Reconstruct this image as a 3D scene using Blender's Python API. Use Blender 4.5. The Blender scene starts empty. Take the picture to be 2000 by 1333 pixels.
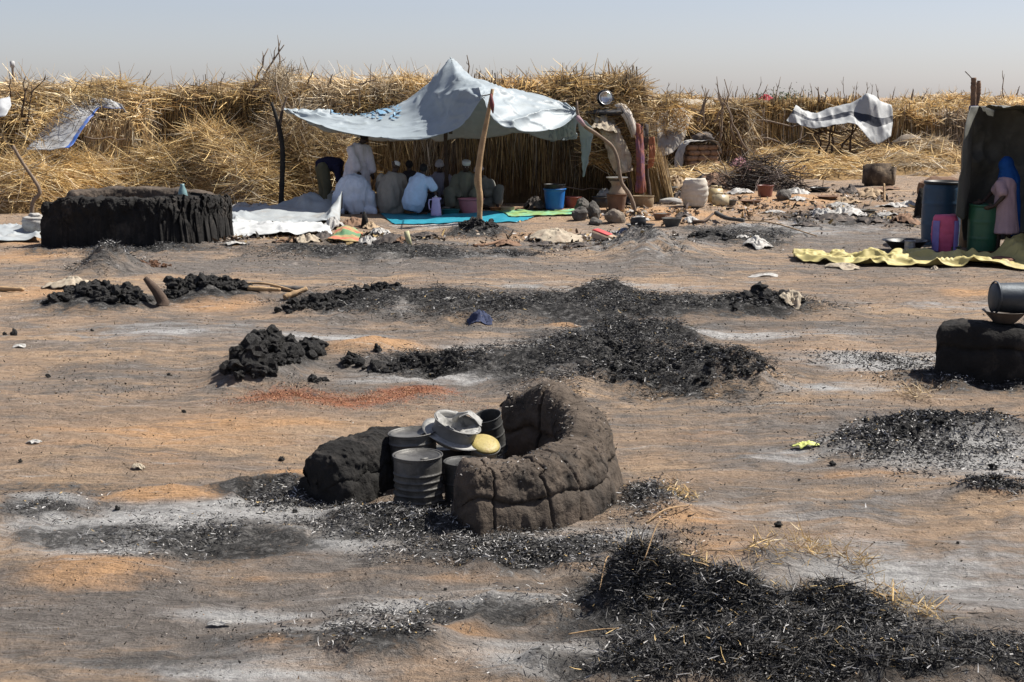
import bpy, bmesh, math, random
import numpy as np
from mathutils import Vector, Matrix, Euler
R = math.radians
random.seed(7); RNG = np.random.default_rng(7)
scn = bpy.context.scene
COL = scn.collection
# ------------------------------------------------------------------ camera, sky, sun, exposure
CAM_H, FPX, PITCH = 2.5, 2667.0, math.atan(476 / 2667.0)
cd = bpy.data.cameras.new('camera'); cam = bpy.data.objects.new('camera', cd); COL.objects.link(cam)
cd.sensor_width = 36; cd.lens = 36 * FPX / 2000; cd.clip_start = .1; cd.clip_end = 8000
cam.location = (0, 0, CAM_H); cam.rotation_euler = (R(90) - PITCH, 0, 0)
scn.camera = cam
SUN_EL, SUN_AZ = R(54), math.atan2(.34, .94)      # azimuth as the angle from +X towards +Y
w = bpy.data.worlds.new('World'); scn.world = w; w.use_nodes = True
nt = w.node_tree; bg = nt.nodes['Background']
sky = nt.nodes.new('ShaderNodeTexSky'); sky.sky_type = 'NISHITA'; sky.sun_disc = False
sky.sun_elevation = SUN_EL; sky.sun_rotation = R(90) - SUN_AZ
sky.air_density = 1.0; sky.dust_density = .8; sky.ozone_density = 2.0; sky.altitude = 300
hs = nt.nodes.new('ShaderNodeHueSaturation'); hs.inputs['Saturation'].default_value = .6
tint = nt.nodes.new('ShaderNodeMix'); tint.data_type = 'RGBA'; tint.blend_type = 'MULTIPLY'; tint.inputs[0].default_value = 1; tint.inputs[7].default_value = (.99, .978, 1.10, 1)   # dusty air
nt.links.new(sky.outputs[0], hs.inputs['Color']); nt.links.new(hs.outputs[0], tint.inputs[6]); nt.links.new(tint.outputs[2], bg.inputs[0])
bg.inputs[1].default_value = .058
sd = bpy.data.lights.new('sun', 'SUN'); sd.energy = 5.0; sd.angle = R(.53); sd.color = (1, .95, .87)
sun = bpy.data.objects.new('sun', sd); COL.objects.link(sun)
sdir = Vector((math.cos(SUN_EL) * math.cos(SUN_AZ), math.cos(SUN_EL) * math.sin(SUN_AZ), math.sin(SUN_EL)))
sun.rotation_euler = sdir.to_track_quat('Z', 'Y').to_euler()
vs = scn.view_settings; vs.view_transform = 'Standard'; vs.look = 'None'; vs.exposure = .90; vs.gamma = 1

# ------------------------------------------------------------------ noise
def _h(i, j, k):
    n = (i.astype(np.int64) * 374761393 + j.astype(np.int64) * 668265263 + k.astype(np.int64) * 2147483647) & 0xffffffff
    n = ((n ^ (n >> 13)) * 1274126177) & 0xffffffff
    n = ((n ^ (n >> 16)) * 2246822519) & 0xffffffff
    return ((n ^ (n >> 15)) & 0xffffff) / float(0xffffff)
def vn(p):
    p = np.asarray(p, float); f = np.floor(p); t = p - f; t = t * t * (3 - 2 * t); i = f.astype(np.int64)
    r = 0
    for a in (0, 1):
        for b in (0, 1):
            for c in (0, 1):
                wgt = (t[:, 0] if a else 1 - t[:, 0]) * (t[:, 1] if b else 1 - t[:, 1]) * (t[:, 2] if c else 1 - t[:, 2])
                r = r + wgt * _h(i[:, 0] + a, i[:, 1] + b, i[:, 2] + c)
    return r * 2 - 1
def fbm(p, o=4, g=.5):
    p = np.asarray(p, float); s = 0; a = 1.
    for k in range(o):
        s = s + a * vn(p * (2.03 ** k) + 17.3 * k); a *= g
    return s
# ------------------------------------------------------------------ pixel -> place
cp, sp = math.cos(PITCH), math.sin(PITCH)
def ray(x, y):
    a, b = (x - 1000) / FPX, (666.5 - y) / FPX
    return Vector((a, cp + b * sp, -sp + b * cp))
def G0(x, y, z=0.):
    d = ray(x, y); return Vector((0, 0, CAM_H)) + d * ((z - CAM_H) / d.z)
def D(x, y, Y):
    d = ray(x, y); return Vector((0, 0, CAM_H)) + d * (Y / d.y)
def mpp(p): return (p[1] * cp + (CAM_H - p[2]) * sp) / FPX

# ------------------------------------------------------------------ ground relief and burn marks
def ell(x, y, rx, ry):
    c = G0(x, y); a = G0(x, y - ry).y; b = G0(x, y + ry).y
    return (c.x, (a + b) / 2, rx * mpp(c), abs(a - b) / 2)
MOUNDS = [ # x, y, rx, ry (px), height m
 (700, 690, 120, 22, .10), (560, 780, 150, 22, .05), (815, 775, 90, 18, .05),
 (760, 600, 180, 26, .10), (1000, 612, 240, 24, .09), (1180, 590, 80, 16, .16), (1300, 612, 200, 22, .08), (1490, 606, 110, 16, .13),
 (1230, 690, 150, 40, .30), (1330, 740, 200, 32, .22), (1080, 715, 160, 35, .12), (1080, 770, 120, 26, .16), (900, 718, 150, 18, .08), (1440, 755, 90, 18, .15),
 (525, 730, 85, 24, .14), (470, 745, 70, 20, .10), (200, 597, 95, 14, .08), (400, 582, 90, 10, .08),
 (212, 530, 55, 10, .38), (1265, 497, 80, 22, .34), (1300, 500, 130, 20, .10), (1440, 480, 110, 14, .10), (930, 455, 45, 8, .18),
 (745, 502, 230, 12, .05), (1835, 862, 200, 22, .14), (1900, 900, 250, 50, .03), (1700, 890, 120, 20, .04),
 (1230, 1200, 80, 40, .17), (1320, 1200, 80, 40, .16), (1430, 1235, 140, 45, .15), (1640, 1222, 90, 28, .15), (1540, 1270, 120, 40, .10), (1500, 1330, 350, 60, .10), (1850, 1330, 250, 60, .08),
 (1480, 1105, 160, 40, .05), (1340, 1030, 120, 30, .05), (180, 1130, 220, 40, .05), (530, 1270, 120, 30, .04), (870, 1270, 140, 30, .04), (330, 980, 130, 20, .05),
 (580, 945, 120, 16, .05), (760, 1290, 90, 25, .04), (1100, 640, 70, 8, .05), (1950, 985, 110, 14, .08), (1260, 985, 60, 25, .06)]
MND = [ell(*m[:4]) + (m[4],) for m in MOUNDS]
CHE = []
def hf(x, y):
    x = np.atleast_1d(np.asarray(x, float)); y = np.atleast_1d(np.asarray(y, float))
    p = np.stack([x, y, 0 * x], 1)
    z = .035 * fbm(p * [.35, .35, 1], 3) + .026 * fbm(p * [1.6, 2.2, 1] + 5, 4) + .016 * (1 - np.abs(fbm(p * [3.5, 6, 1] + 11, 2)))
    nw = fbm(p * [1.6, 1.6, 1] + 40, 3)
    big = 0 * x
    for cx, cy, rx, ry, h in MND:
        d2 = ((x - cx) / rx) ** 2 + ((y - cy) / ry) ** 2
        big = big + h * np.exp(-d2 * 1.6)
    z = z + big * (1 + .45 * nw) + .22 * big * fbm(p * [5, 6, 1] + 9, 3)
    if CHE:
        m = 0 * x
        for cx, cy, rx, ry, h in CHE: m = np.maximum(m, h * np.clip((1.25 - np.sqrt(((x - cx) / rx) ** 2 + ((y - cy) / ry) ** 2) - .3 * nw) / .5, 0, 1))
        z = z + m * (.045 * (1 - np.abs(fbm(p * [2.6, 2.6, 1] + 21, 3))) ** 2 + .04 * fbm(p * [5.5, 5.5, 1] + 3, 3))
    fade = np.clip((90 - np.hypot(x, y)) / 40, 0, 1)
    return z * fade
def hz(x, y): return float(hf(x, y)[0])
def G(x, y):
    p = G0(x, y); p.z = hz(p.x, p.y); return p
CH = [(760, 600, 190, 30, 1), (1000, 608, 260, 32, 1), (1250, 608, 260, 28, 1), (1500, 608, 130, 18, 1), (1230, 690, 190, 50, 1), (1330, 745, 230, 40, 1),
 (1080, 715, 150, 40, .8), (900, 718, 190, 22, 1), (525, 715, 95, 40, .9), (200, 597, 125, 20, .9), (400, 580, 110, 15, .9), (212, 530, 80, 14, 1),
 (745, 497, 270, 15, 1), (260, 487, 210, 14, 1), (1265, 490, 110, 30, .6), (1440, 465, 130, 24, .8), (1650, 430, 130, 26, .7), (930, 455, 70, 12, 1), (760, 470, 140, 12, .6),
 (1840, 858, 190, 26, .8), (1750, 890, 180, 40, .55), (1420, 1240, 330, 95, 1), (1750, 1300, 330, 60, 1), (1230, 1200, 130, 70, 1), (1300, 1330, 350, 40, 1),
 (760, 1280, 120, 40, .8), (800, 1030, 230, 45, .9), (1000, 1100, 260, 32, .75), (450, 1070, 230, 36, .72), (180, 1060, 200, 30, .62), (520, 965, 170, 22, .8), (1180, 1090, 200, 36, .7), (600, 1260, 220, 26, .5), (300, 1300, 260, 22, .45), (1620, 1010, 160, 18, .4), (1260, 990, 80, 40, .8), (930, 1215, 240, 34, .72),
 (1910, 745, 160, 28, .8), (1950, 980, 120, 16, .7), (1480, 1110, 170, 35, .52), (620, 770, 230, 20, .35), (480, 740, 140, 30, .5), (100, 1200, 300, 60, .2), (1000, 500, 90, 12, .8), (1500, 640, 260, 14, .3), (1350, 440, 200, 12, .2), (1450, 700, 240, 18, .25), (1620, 985, 260, 40, .22), (130, 962, 260, 20, .5), (60, 1010, 130, 28, .66), (500, 540, 400, 10, .25), (1500, 560, 400, 14, .22), (400, 640, 420, 16, .3), (250, 720, 260, 24, .3)]
CHE = [ell(*a[:4]) + (a[4],) for a in CH if a[4] > .55]
AS = [(260, 1050, 300, 50, .9), (520, 1010, 180, 30, .9), (700, 1060, 220, 40, .7), (60, 1000, 100, 25, .8), (500, 1205, 160, 14, .9), (450, 1320, 300, 40, .8), (1100, 1070, 200, 40, .7),
 (900, 1195, 300, 22, .7), (1100, 1310, 200, 40, .8), (1750, 1130, 330, 90, .6), (1500, 1010, 250, 40, .35), (1870, 905, 220, 48, .8), (1560, 905, 120, 18, .35), (1720, 715, 170, 22, .8), (1850, 705, 90, 14, .9), (1620, 770, 160, 16, .5),
 (900, 505, 150, 7, .9), (1250, 480, 120, 30, .5), (1560, 450, 180, 16, .6), (760, 610, 120, 12, .8), (1050, 700, 200, 40, .8), (850, 740, 220, 14, .6), (300, 655, 250, 10, .5), (600, 660, 200, 8, .5), (1250, 560, 260, 10, .45), (120, 660, 200, 8, .3), (850, 440, 90, 8, .6), (650, 1240, 200, 18, .5), (300, 640, 280, 8, .4), (1400, 655, 300, 10, .5), (1900, 600, 200, 10, .3), (300, 1010, 200, 14, .6)]
SA = [(720, 688, 130, 22, 1), (400, 600, 170, 16, .9), (90, 575, 160, 20, .9), (250, 850, 520, 60, .55), (600, 830, 260, 18, .7), (1300, 420, 170, 30, 1), (1480, 395, 260, 26, .9), (1000, 462, 160, 14, .8), (60, 498, 110, 16, .8), (350, 545, 300, 9, .6),
 (1950, 574, 110, 8, .9), (180, 1130, 200, 42, .7), (530, 1268, 90, 28, 1), (880, 1262, 110, 18, .9), (330, 978, 130, 16, 1), (1440, 1095, 190, 60, .9), (1150, 1215, 90, 30, .9), (1350, 1030, 130, 30, .9), (590, 932, 70, 14, 1), (1100, 641, 70, 7, 1),
 (540, 1100, 200, 20, .3), (900, 1140, 160, 10, .4), (1650, 1060, 260, 14, .5), (1300, 860, 200, 30, .3), (1650, 690, 200, 9, .5), (1700, 940, 140, 10, .6), (80, 470, 120, 12, .8), (820, 700, 160, 14, .5), (1560, 430, 200, 12, .3), (1950, 990, 60, 8, .8), (500, 1140, 60, 8, .6), (560, 460, 120, 8, .7), (1000, 410, 900, 26, .55)]
GR = [(500, 1230, 900, 130, .8), (1550, 900, 420, 110, .5), (1000, 525, 1300, 26, .75), (380, 655, 620, 46, .75), (1720, 650, 420, 40, .55), (300, 1020, 520, 60, .8), (1700, 1160, 520, 120, .75), (1300, 820, 330, 36, .5), (250, 745, 320, 34, .5), (1200, 640, 700, 16, .6), (1600, 470, 420, 30, .6), (900, 870, 200, 30, .3), (1250, 1080, 400, 60, .7), (650, 1120, 420, 50, .7), (1000, 600, 900, 50, .7), (900, 730, 600, 50, .6), (1800, 880, 300, 60, .7), (250, 590, 300, 20, .4), (1100, 480, 700, 16, .6)]
RE = [(560, 780, 150, 24, 1), (800, 772, 110, 20, .9), (690, 785, 220, 18, .8), (300, 522, 40, 4, .6)]
def mask(lst, x, y, soft=.55, nscale=1.1):
    p = np.stack([x, y, 0 * x], 1)
    n = fbm(p * [nscale, nscale * .8, 1] + 71, 4)
    m = 0 * x
    for a in lst:
        cx, cy, rx, ry = ell(*a[:4])
        d = np.sqrt(((x - cx) / rx) ** 2 + ((y - cy) / ry) ** 2) + n * .38
        m = np.maximum(m, a[4] * np.clip((1.15 - d) / soft, 0, 1))
    return m

# ------------------------------------------------------------------ materials
MC = {}
def nodes_of(name):
    m = bpy.data.materials.new(name); m.use_nodes = True
    t = m.node_tree; return m, t, t.nodes['Principled BSDF'], t.nodes['Material Output']
def ramp(t, src, stops):
    r = t.nodes.new('ShaderNodeValToRGB'); t.links.new(src, r.inputs[0]); e = r.color_ramp.elements
    while len(e) < len(stops): e.new(.5)
    for el, (p, c) in zip(e, stops): el.position = p; el.color = (*c, 1) if len(c) == 3 else c
    return r.outputs[0]
def noise(t, scale, detail=6, rough=.6, vec=None, dist=0):
    n = t.nodes.new('ShaderNodeTexNoise'); n.inputs['Scale'].default_value = scale; n.inputs['Detail'].default_value = detail
    n.inputs['Roughness'].default_value = rough; n.inputs['Distortion'].default_value = dist
    if vec is not None: t.links.new(vec, n.inputs['Vector'])
    return n.outputs['Fac']
def mixc(t, f, a, b, mode='MIX'):
    m = t.nodes.new('ShaderNodeMix'); m.data_type = 'RGBA'; m.blend_type = mode
    for i, v in ((0, f), (6, a), (7, b)):
        if isinstance(v, (int, float)): m.inputs[i].default_value = v
        elif isinstance(v, tuple): m.inputs[i].default_value = (*v, 1)
        else: t.links.new(v, m.inputs[i])
    return m.outputs[2]
def M(name, col, rough=.8, var=.35, scale=9, bump=.25, bscale=None, metallic=0, spec=.3, trans=0, attr=False, dirt=None, dirt_amt=.5, dirt_scale=4, stripe=None):
    if name in MC: return MC[name]
    m, t, b, out = nodes_of(name)
    tc = t.nodes.new('ShaderNodeTexCoord').outputs['Object']
    if attr:
        a = t.nodes.new('ShaderNodeAttribute'); a.attribute_name = 'Col'; base = a.outputs['Color']
    else: base = tuple(col)
    if stripe:
        uv = t.nodes.new('ShaderNodeUVMap'); sx = t.nodes.new('ShaderNodeSeparateXYZ'); t.links.new(uv.outputs[0], sx.inputs[0])
        for (ax, lo, hi, sc) in stripe:
            g = t.nodes.new('ShaderNodeMath'); g.operation = 'COMPARE'; t.links.new(sx.outputs[ax], g.inputs[0])
            g.inputs[1].default_value = (lo + hi) / 2; g.inputs[2].default_value = (hi - lo) / 2
            base = mixc(t, g.outputs[0], base, tuple(sc))
    n1 = noise(t, scale, 5, .65, tc)
    k = ramp(t, n1, [(.28, (1 - var,) * 3), (.72, (1 + var * .35,) * 3)])
    c = mixc(t, 1., base, k, 'MULTIPLY')
    if dirt:
        n2 = noise(t, dirt_scale, 7, .7, tc, .5)
        f = ramp(t, n2, [(.62 - dirt_amt * .35, (0, 0, 0)), (.78 - dirt_amt * .2, (1, 1, 1))])
        c = mixc(t, f, c, tuple(dirt))
    t.links.new(c, b.inputs['Base Color']); b.inputs['Roughness'].default_value = rough
    b.inputs['Metallic'].default_value = metallic; b.inputs['Specular IOR Level'].default_value = spec
    if bump:
        bp = t.nodes.new('ShaderNodeBump'); bp.inputs['Strength'].default_value = bump; bp.inputs['Distance'].default_value = .02
        t.links.new(noise(t, bscale or scale * 4, 6, .65, tc), bp.inputs['Height']); t.links.new(bp.outputs[0], b.inputs['Normal'])
    if trans:
        tr = t.nodes.new('ShaderNodeBsdfTranslucent'); t.links.new(c, tr.inputs[0])
        mx = t.nodes.new('ShaderNodeMixShader'); mx.inputs[0].default_value = trans
        t.links.new(b.outputs[0], mx.inputs[1]); t.links.new(tr.outputs[0], mx.inputs[2]); t.links.new(mx.outputs[0], out.inputs[0])
    MC[name] = m; return m
def ground_mat():
    m, t, b, out = nodes_of('burnt_ground')
    tc = t.nodes.new('ShaderNodeTexCoord').outputs['Object']
    mp = t.nodes.new('ShaderNodeMapping'); t.links.new(tc, mp.inputs[0]); mp.inputs['Scale'].default_value = (.45, 1.3, 1)
    a = t.nodes.new('ShaderNodeAttribute'); a.attribute_name = 'Col'
    s = t.nodes.new('ShaderNodeSeparateColor'); t.links.new(a.outputs['Color'], s.inputs[0])
    def thr(v, n, lo, hi, k=2.2):
        x = t.nodes.new('ShaderNodeMath'); x.operation = 'MULTIPLY_ADD'; t.links.new(n, x.inputs[0]); x.inputs[1].default_value = k; t.links.new(v, x.inputs[2])
        y = t.nodes.new('ShaderNodeMath'); y.operation = 'SUBTRACT'; t.links.new(x.outputs[0], y.inputs[0]); y.inputs[1].default_value = k / 2; x = y
        return ramp(t, x.outputs[0], [(lo, (0, 0, 0)), (hi, (1, 1, 1))])
    nbig = noise(t, .55, 8, .62, mp.outputs[0], .4); nmid = noise(t, 2.6, 9, .68, mp.outputs[0], .6); nfine = noise(t, 34, 7, .72, tc); nf2 = noise(t, 11, 9, .72, tc, .4)
    base = ramp(t, nbig, [(.30, (.25, .190, .142)), (.46, (.34, .245, .172)), (.60, (.41, .29, .190)), (.75, (.48, .325, .20))])
    base = mixc(t, ramp(t, nmid, [(.46, (0, 0, 0)), (.68, (.75, .75, .75))]), base, (.18, .158, .14))
    ms = t.nodes.new('ShaderNodeMapping'); t.links.new(tc, ms.inputs[0]); ms.inputs['Scale'].default_value = (.9, 5, 1); ms.inputs['Rotation'].default_value = (0, 0, .12)
    nst = noise(t, 1.6, 8, .7, ms.outputs[0], .5)
    base = mixc(t, ramp(t, nst, [(.34, (.45, .45, .45)), (.47, (0, 0, 0))]), base, (.18, .155, .135)); base = mixc(t, ramp(t, nst, [(.52, (0, 0, 0)), (.70, (.5, .5, .5))]), base, (.43, .32, .22))
    sm = t.nodes.new('ShaderNodeAttribute'); sm.attribute_name = 'Smear'; s2 = t.nodes.new('ShaderNodeSeparateColor'); t.links.new(sm.outputs['Color'], s2.inputs[0])
    base = mixc(t, thr(s2.outputs[2], nmid, .05, .65, 2.6), base, mixc(t, nf2, (.115, .102, .092), (.25, .22, .195)))
    base = mixc(t, thr(s.outputs[2], nmid, .22, .70), base, (.50, .305, .165))
    base = mixc(t, thr(s2.outputs[0], nmid, .15, 1.15, 1.5), base, (.115, .108, .102)); base = mixc(t, thr(s2.outputs[1], nst, .2, 1.15, 1.8), base, (.42, .405, .39))
    base = mixc(t, thr(a.outputs['Alpha'], nf2, .3, .8), base, (.34, .15, .085))
    base = mixc(t, thr(s.outputs[1], nmid, .22, .75), base, mixc(t, nf2, (.27, .265, .258), (.60, .59, .575)))
    base = mixc(t, ramp(t, noise(t, 1.1, 10, .74, mp.outputs[0], .8), [(.54, (0, 0, 0)), (.66, (.8, .8, .8))]), base, (.15, .135, .123)); base = mixc(t, ramp(t, noise(t, 1.5, 10, .76, ms.outputs[0], .8), [(.57, (0, 0, 0)), (.68, (.75, .75, .75))]), base, (.42, .40, .375))
    base = mixc(t, thr(s.outputs[0], nf2, .30, .75), base, ramp(t, nf2, [(.34, (.014, .014, .014)), (.50, (.042, .041, .04)), (.62, (.13, .125, .12)), (.72, (.36, .35, .34))]))
    # fine grit: dark and pale specks
    base = mixc(t, ramp(t, nfine, [(.30, (1, 1, 1)), (.40, (0, 0, 0))]), base, (.06, .05, .045))
    base = mixc(t, ramp(t, noise(t, 55, 4, .6, tc), [(.68, (0, 0, 0)), (.74, (.7, .7, .7))]), base, (.42, .36, .29))
    base = mixc(t, 1., base, ramp(t, nf2, [(.3, (.68, .68, .68)), (.7, (1.12, 1.12, 1.12))]), 'MULTIPLY')
    t.links.new(base, b.inputs['Base Color']); b.inputs['Roughness'].default_value = .95; b.inputs['Specular IOR Level'].default_value = .15
    bp = t.nodes.new('ShaderNodeBump'); bp.inputs['Strength'].default_value = 1.; bp.inputs['Distance'].default_value = .06
    ad0 = t.nodes.new('ShaderNodeMath'); ad0.operation = 'MULTIPLY_ADD'; t.links.new(noise(t, 3.6, 8, .66, mp.outputs[0], .7), ad0.inputs[0]); ad0.inputs[1].default_value = 2.4; t.links.new(nf2, ad0.inputs[2]); ad = t.nodes.new('ShaderNodeMath'); ad.operation = 'MULTIPLY_ADD'; t.links.new(nfine, ad.inputs[0]); ad.inputs[1].default_value = .7; t.links.new(ad0.outputs[0], ad.inputs[2])
    vo = t.nodes.new('ShaderNodeTexVoronoi'); vo.feature = 'SMOOTH_F1'; vo.inputs['Scale'].default_value = 3.4; vo.inputs['Smoothness'].default_value = .3; t.links.new(tc, vo.inputs['Vector'])
    vr = ramp(t, vo.outputs['Distance'], [(.10, (0, 0, 0)), (.30, (1, 1, 1))]); ae = t.nodes.new('ShaderNodeMath'); ae.operation = 'MULTIPLY_ADD'; t.links.new(vr, ae.inputs[0]); ae.inputs[1].default_value = .35; t.links.new(ad.outputs[0], ae.inputs[2]); t.links.new(ae.outputs[0], bp.inputs['Height']); t.links.new(bp.outputs[0], b.inputs['Normal'])
    return m

# ------------------------------------------------------------------ geometry helpers
class Geo:
    def __init__(s): s.v = []; s.f = []; s.n = 0; s.uv = None
    def add(s, V, F):
        V = [tuple(q) for q in V]; s.v += V; s.f += [tuple(i + s.n for i in q) for q in F]; s.n += len(V); return s
    def lathe(s, prof, n=24, mtx=None, cap0=True, cap1=True, wob=0, seed=0):
        V = []; F = []; k = len(prof); rr = random.Random(seed)
        ph = rr.random() * 6
        for j, (r, z) in enumerate(prof):
            for i in range(n):
                a = 2 * math.pi * i / n; q = r * (1 + wob * math.sin(2 * a + ph) + wob * .6 * math.sin(5 * a + z * 9 + ph))
                V.append(Vector((q * math.cos(a), q * math.sin(a), z)))
        for j in range(k - 1):
            for i in range(n):
                F.append((j * n + i, j * n + (i + 1) % n, (j + 1) * n + (i + 1) % n, (j + 1) * n + i))
        if cap0: F.append(tuple(range(n - 1, -1, -1)))
        if cap1: F.append(tuple((k - 1) * n + i for i in range(n)))
        if mtx is not None: V = [mtx @ q for q in V]
        return s.add(V, F)
    def tube(s, pts, rad, n=6):
        pts = [Vector(p) for p in pts]; k = len(pts)
        if not isinstance(rad, (list, tuple)): rad = [rad] * k
        V = []; F = []; up = Vector((.3, .2, 1)).normalized(); x = None
        for j, p in enumerate(pts):
            d = (pts[min(j + 1, k - 1)] - pts[max(j - 1, 0)]).normalized()
            x = (x - d * x.dot(d)) if x is not None else d.cross(up)
            if x.length < 1e-4: x = d.cross(Vector((1, 0, .1)))
            x.normalize(); y = d.cross(x)
            for i in range(n):
                a = 2 * math.pi * i / n; V.append(p + (x * math.cos(a) + y * math.sin(a)) * rad[j])
        for j in range(k - 1):
            for i in range(n): F.append((j * n + i, j * n + (i + 1) % n, (j + 1) * n + (i + 1) % n, (j + 1) * n + i))
        F.append(tuple(range(n - 1, -1, -1))); F.append(tuple((k - 1) * n + i for i in range(n)))
        return s.add(V, F)
    def ball(s, c, r, sub=2, amp=0, sc=2., seed=0, mtx=None):
        bm = bmesh.new(); bmesh.ops.create_icosphere(bm, subdivisions=sub, radius=1)
        P = np.array([v.co[:] for v in bm.verts]); F = [tuple(v.index for v in f.verts) for f in bm.faces]; bm.free()
        if amp: P = P * (1 + amp * fbm(P * sc + seed * 13.7, 3))[:, None]
        P = P * np.array(r if hasattr(r, '__len__') else (r, r, r))
        if mtx is not None: P = np.array([(mtx @ Vector(q))[:] for q in P])
        return s.add(P + np.array(c), F)
    def capsule(s, p0, r0, p1, r1, n=10):
        p0 = Vector(p0); p1 = Vector(p1); d = p1 - p0
        s.tube([p0 - d.normalized() * r0 * .6, p0, p0.lerp(p1, .5), p1, p1 + d.normalized() * r1 * .6], [r0 * .7, r0, (r0 + r1) / 2, r1, r1 * .7], n)
        return s
    def box(s, c, size, mtx=None, bev=0, jit=0, seed=0):
        bm = bmesh.new(); bmesh.ops.create_cube(bm, size=1)
        bmesh.ops.scale(bm, vec=size, verts=bm.verts)
        if bev: bmesh.ops.bevel(bm, geom=bm.edges[:], offset=bev, segments=2, affect='EDGES')
        bm.verts.index_update(); rr = random.Random(seed)
        P = [v.co.copy() + Vector((rr.uniform(-jit, jit), rr.uniform(-jit, jit), rr.uniform(-jit, jit))) for v in bm.verts]
        F = [tuple(v.index for v in f.verts) for f in bm.faces]; bm.free()
        if mtx is not None: P = [mtx @ q for q in P]
        return s.add([q + Vector(c) for q in P], F)
    def grid(s, P, uv=True):   # P: (nu, nv, 3)
        nu, nv = P.shape[:2]; o = s.n
        F = [(i * nv + j, (i + 1) * nv + j, (i + 1) * nv + j + 1, i * nv + j + 1) for i in range(nu - 1) for j in range(nv - 1)]
        s.add(P.reshape(-1, 3), F)
        if uv: s.uv = [(i / (nu - 1), j / (nv - 1)) for i in range(nu) for j in range(nv)]
        return s
def link(name, me, mat, parent=None, loc=None, rz=0, smooth=True):
    o = bpy.data.objects.new(name, me); COL.objects.link(o)
    if mat and not me.materials: me.materials.append(mat)
    if parent: o.parent = parent
    if loc is not None: o.location = loc
    if rz: o.rotation_euler = (0, 0, rz)
    return o
def mesh(name, g, smooth=True, off=(0, 0, 0)):
    me = bpy.data.meshes.new(name)
    V = np.array(g.v, float) - np.array(off)
    me.from_pydata(V.tolist(), [], g.f); 
    if g.uv and len(g.uv) == len(g.v):
        l = me.uv_layers.new(name='UVMap'); idx = np.zeros(len(me.loops), int); me.loops.foreach_get('vertex_index', idx)
        l.data.foreach_set('uv', np.array(g.uv, float)[idx].ravel())
    if smooth: me.polygons.foreach_set('use_smooth', [True] * len(me.polygons))
    me.update(); return me
def thing(name, label, cat, loc=(0, 0, 0), rz=0, group=None):
    o = bpy.data.objects.new(name, None); COL.objects.link(o); o.empty_display_size = .1
    o.location = loc; o.rotation_euler = (0, 0, rz); return tag(o, label, cat, group)
def tag(o, label, cat, group=None, kind=None):
    o['label'] = label
    if cat: o['category'] = cat
    if group: o['group'] = group
    if kind: o['kind'] = kind
    return o
def part(name, g, mat, parent, smooth=True, world=False, kind=None, solid=0):
    off = parent.matrix_basis.translation if world else (0, 0, 0)
    o = link(name, mesh(name, g, smooth, off), mat, parent)
    if kind: o['kind'] = kind
    if solid: sm = o.modifiers.new('thickness', 'SOLIDIFY'); sm.thickness = solid; sm.offset = 0
    return o
def single(name, g, mat, label, cat, loc=(0, 0, 0), rz=0, group=None, smooth=True, world=False, solid=0, kind=None):
    off = loc if world else (0, 0, 0)
    o = link(name, mesh(name, g, smooth, off), mat, None, loc, rz)
    if solid: sm = o.modifiers.new('thickness', 'SOLIDIFY'); sm.thickness = solid; sm.offset = 0
    return tag(o, label, cat, group, kind)
def ribbons(name, P, Dr, L, W, C, parent=None, mat=None, bend=.25, off=(0, 0, 0), flat=None):
    """many small bent blades: base points, directions, lengths, widths, colours"""
    n = len(P); P = np.asarray(P, float); Dr = np.asarray(Dr, float)
    Dr = Dr / np.maximum(np.linalg.norm(Dr, axis=1, keepdims=True), 1e-6)
    rv = RNG.normal(size=(n, 3)); 
    if flat is not None: rv = rv * flat + np.array([0, 0, 1.0]) ; 
    S = np.cross(Dr, rv); S /= np.maximum(np.linalg.norm(S, axis=1, keepdims=True), 1e-6)
    Nn = np.cross(S, Dr)
    if mat is STRAWM:      # weathering comes in patches
        C = np.asarray(C) * (1 + .38 * fbm(P * .9 + 3, 3))[:, None].clip(.4, 1.5); gy = np.clip(fbm(P * .6 + 50, 3) * .9, 0, .55)[:, None]; C = C * (1 - gy) + C.mean(1, keepdims=True) * np.array([1.06, 1., .9]) * gy
    b = RNG.normal(size=n) * bend
    L = np.broadcast_to(L, n)[:, None]; W = np.broadcast_to(W, n)[:, None] * .5
    V = np.zeros((n, 6, 3))
    for k, (a, wf) in enumerate(((0, 1.), (.55, .9), (1., .35))):
        c = P + Dr * L * a + Nn * L * (b[:, None] * a * a)
        V[:, 2 * k] = c - S * W * wf; V[:, 2 * k + 1] = c + S * W * wf
    V = V.reshape(-1, 3) - np.array(off)
    base = (np.arange(n) * 6)[:, None]
    F = np.concatenate([base + np.array([0, 1, 3, 2]), base + np.array([2, 3, 5, 4])], 1).reshape(-1)
    me = bpy.data.meshes.new(name); me.vertices.add(n * 6); me.vertices.foreach_set('co', V.ravel())
    me.loops.add(len(F)); me.loops.foreach_set('vertex_index', F.astype(np.int32))
    me.polygons.add(n * 2); me.polygons.foreach_set('loop_start', np.arange(n * 2, dtype=np.int32) * 4)
    me.update(calc_edges=True); me.validate()
    ca = me.color_attributes.new('Col', 'FLOAT_COLOR', 'POINT')
    cc = np.ones((n, 6, 4)); cc[:, :, :3] = np.asarray(C)[:, None, :]; ca.data.foreach_set('color', cc.ravel())
    o = link(name, me, mat, parent)
    if parent is not None: o['kind'] = 'stuff'
    return o
def pal(n, cols, wts, jit=.18):
    cols = np.array(cols, float); wts = np.array(wts, float); k = RNG.choice(len(cols), n, p=wts / wts.sum())
    return cols[k] * (1 + jit * RNG.normal(size=(n, 1))).clip(.5, 1.5)
STRAW = [(.68, .50, .235), (.58, .405, .175), (.37, .24, .105), (.16, .10, .05), (.80, .66, .41), (.46, .395, .30)]
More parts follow.
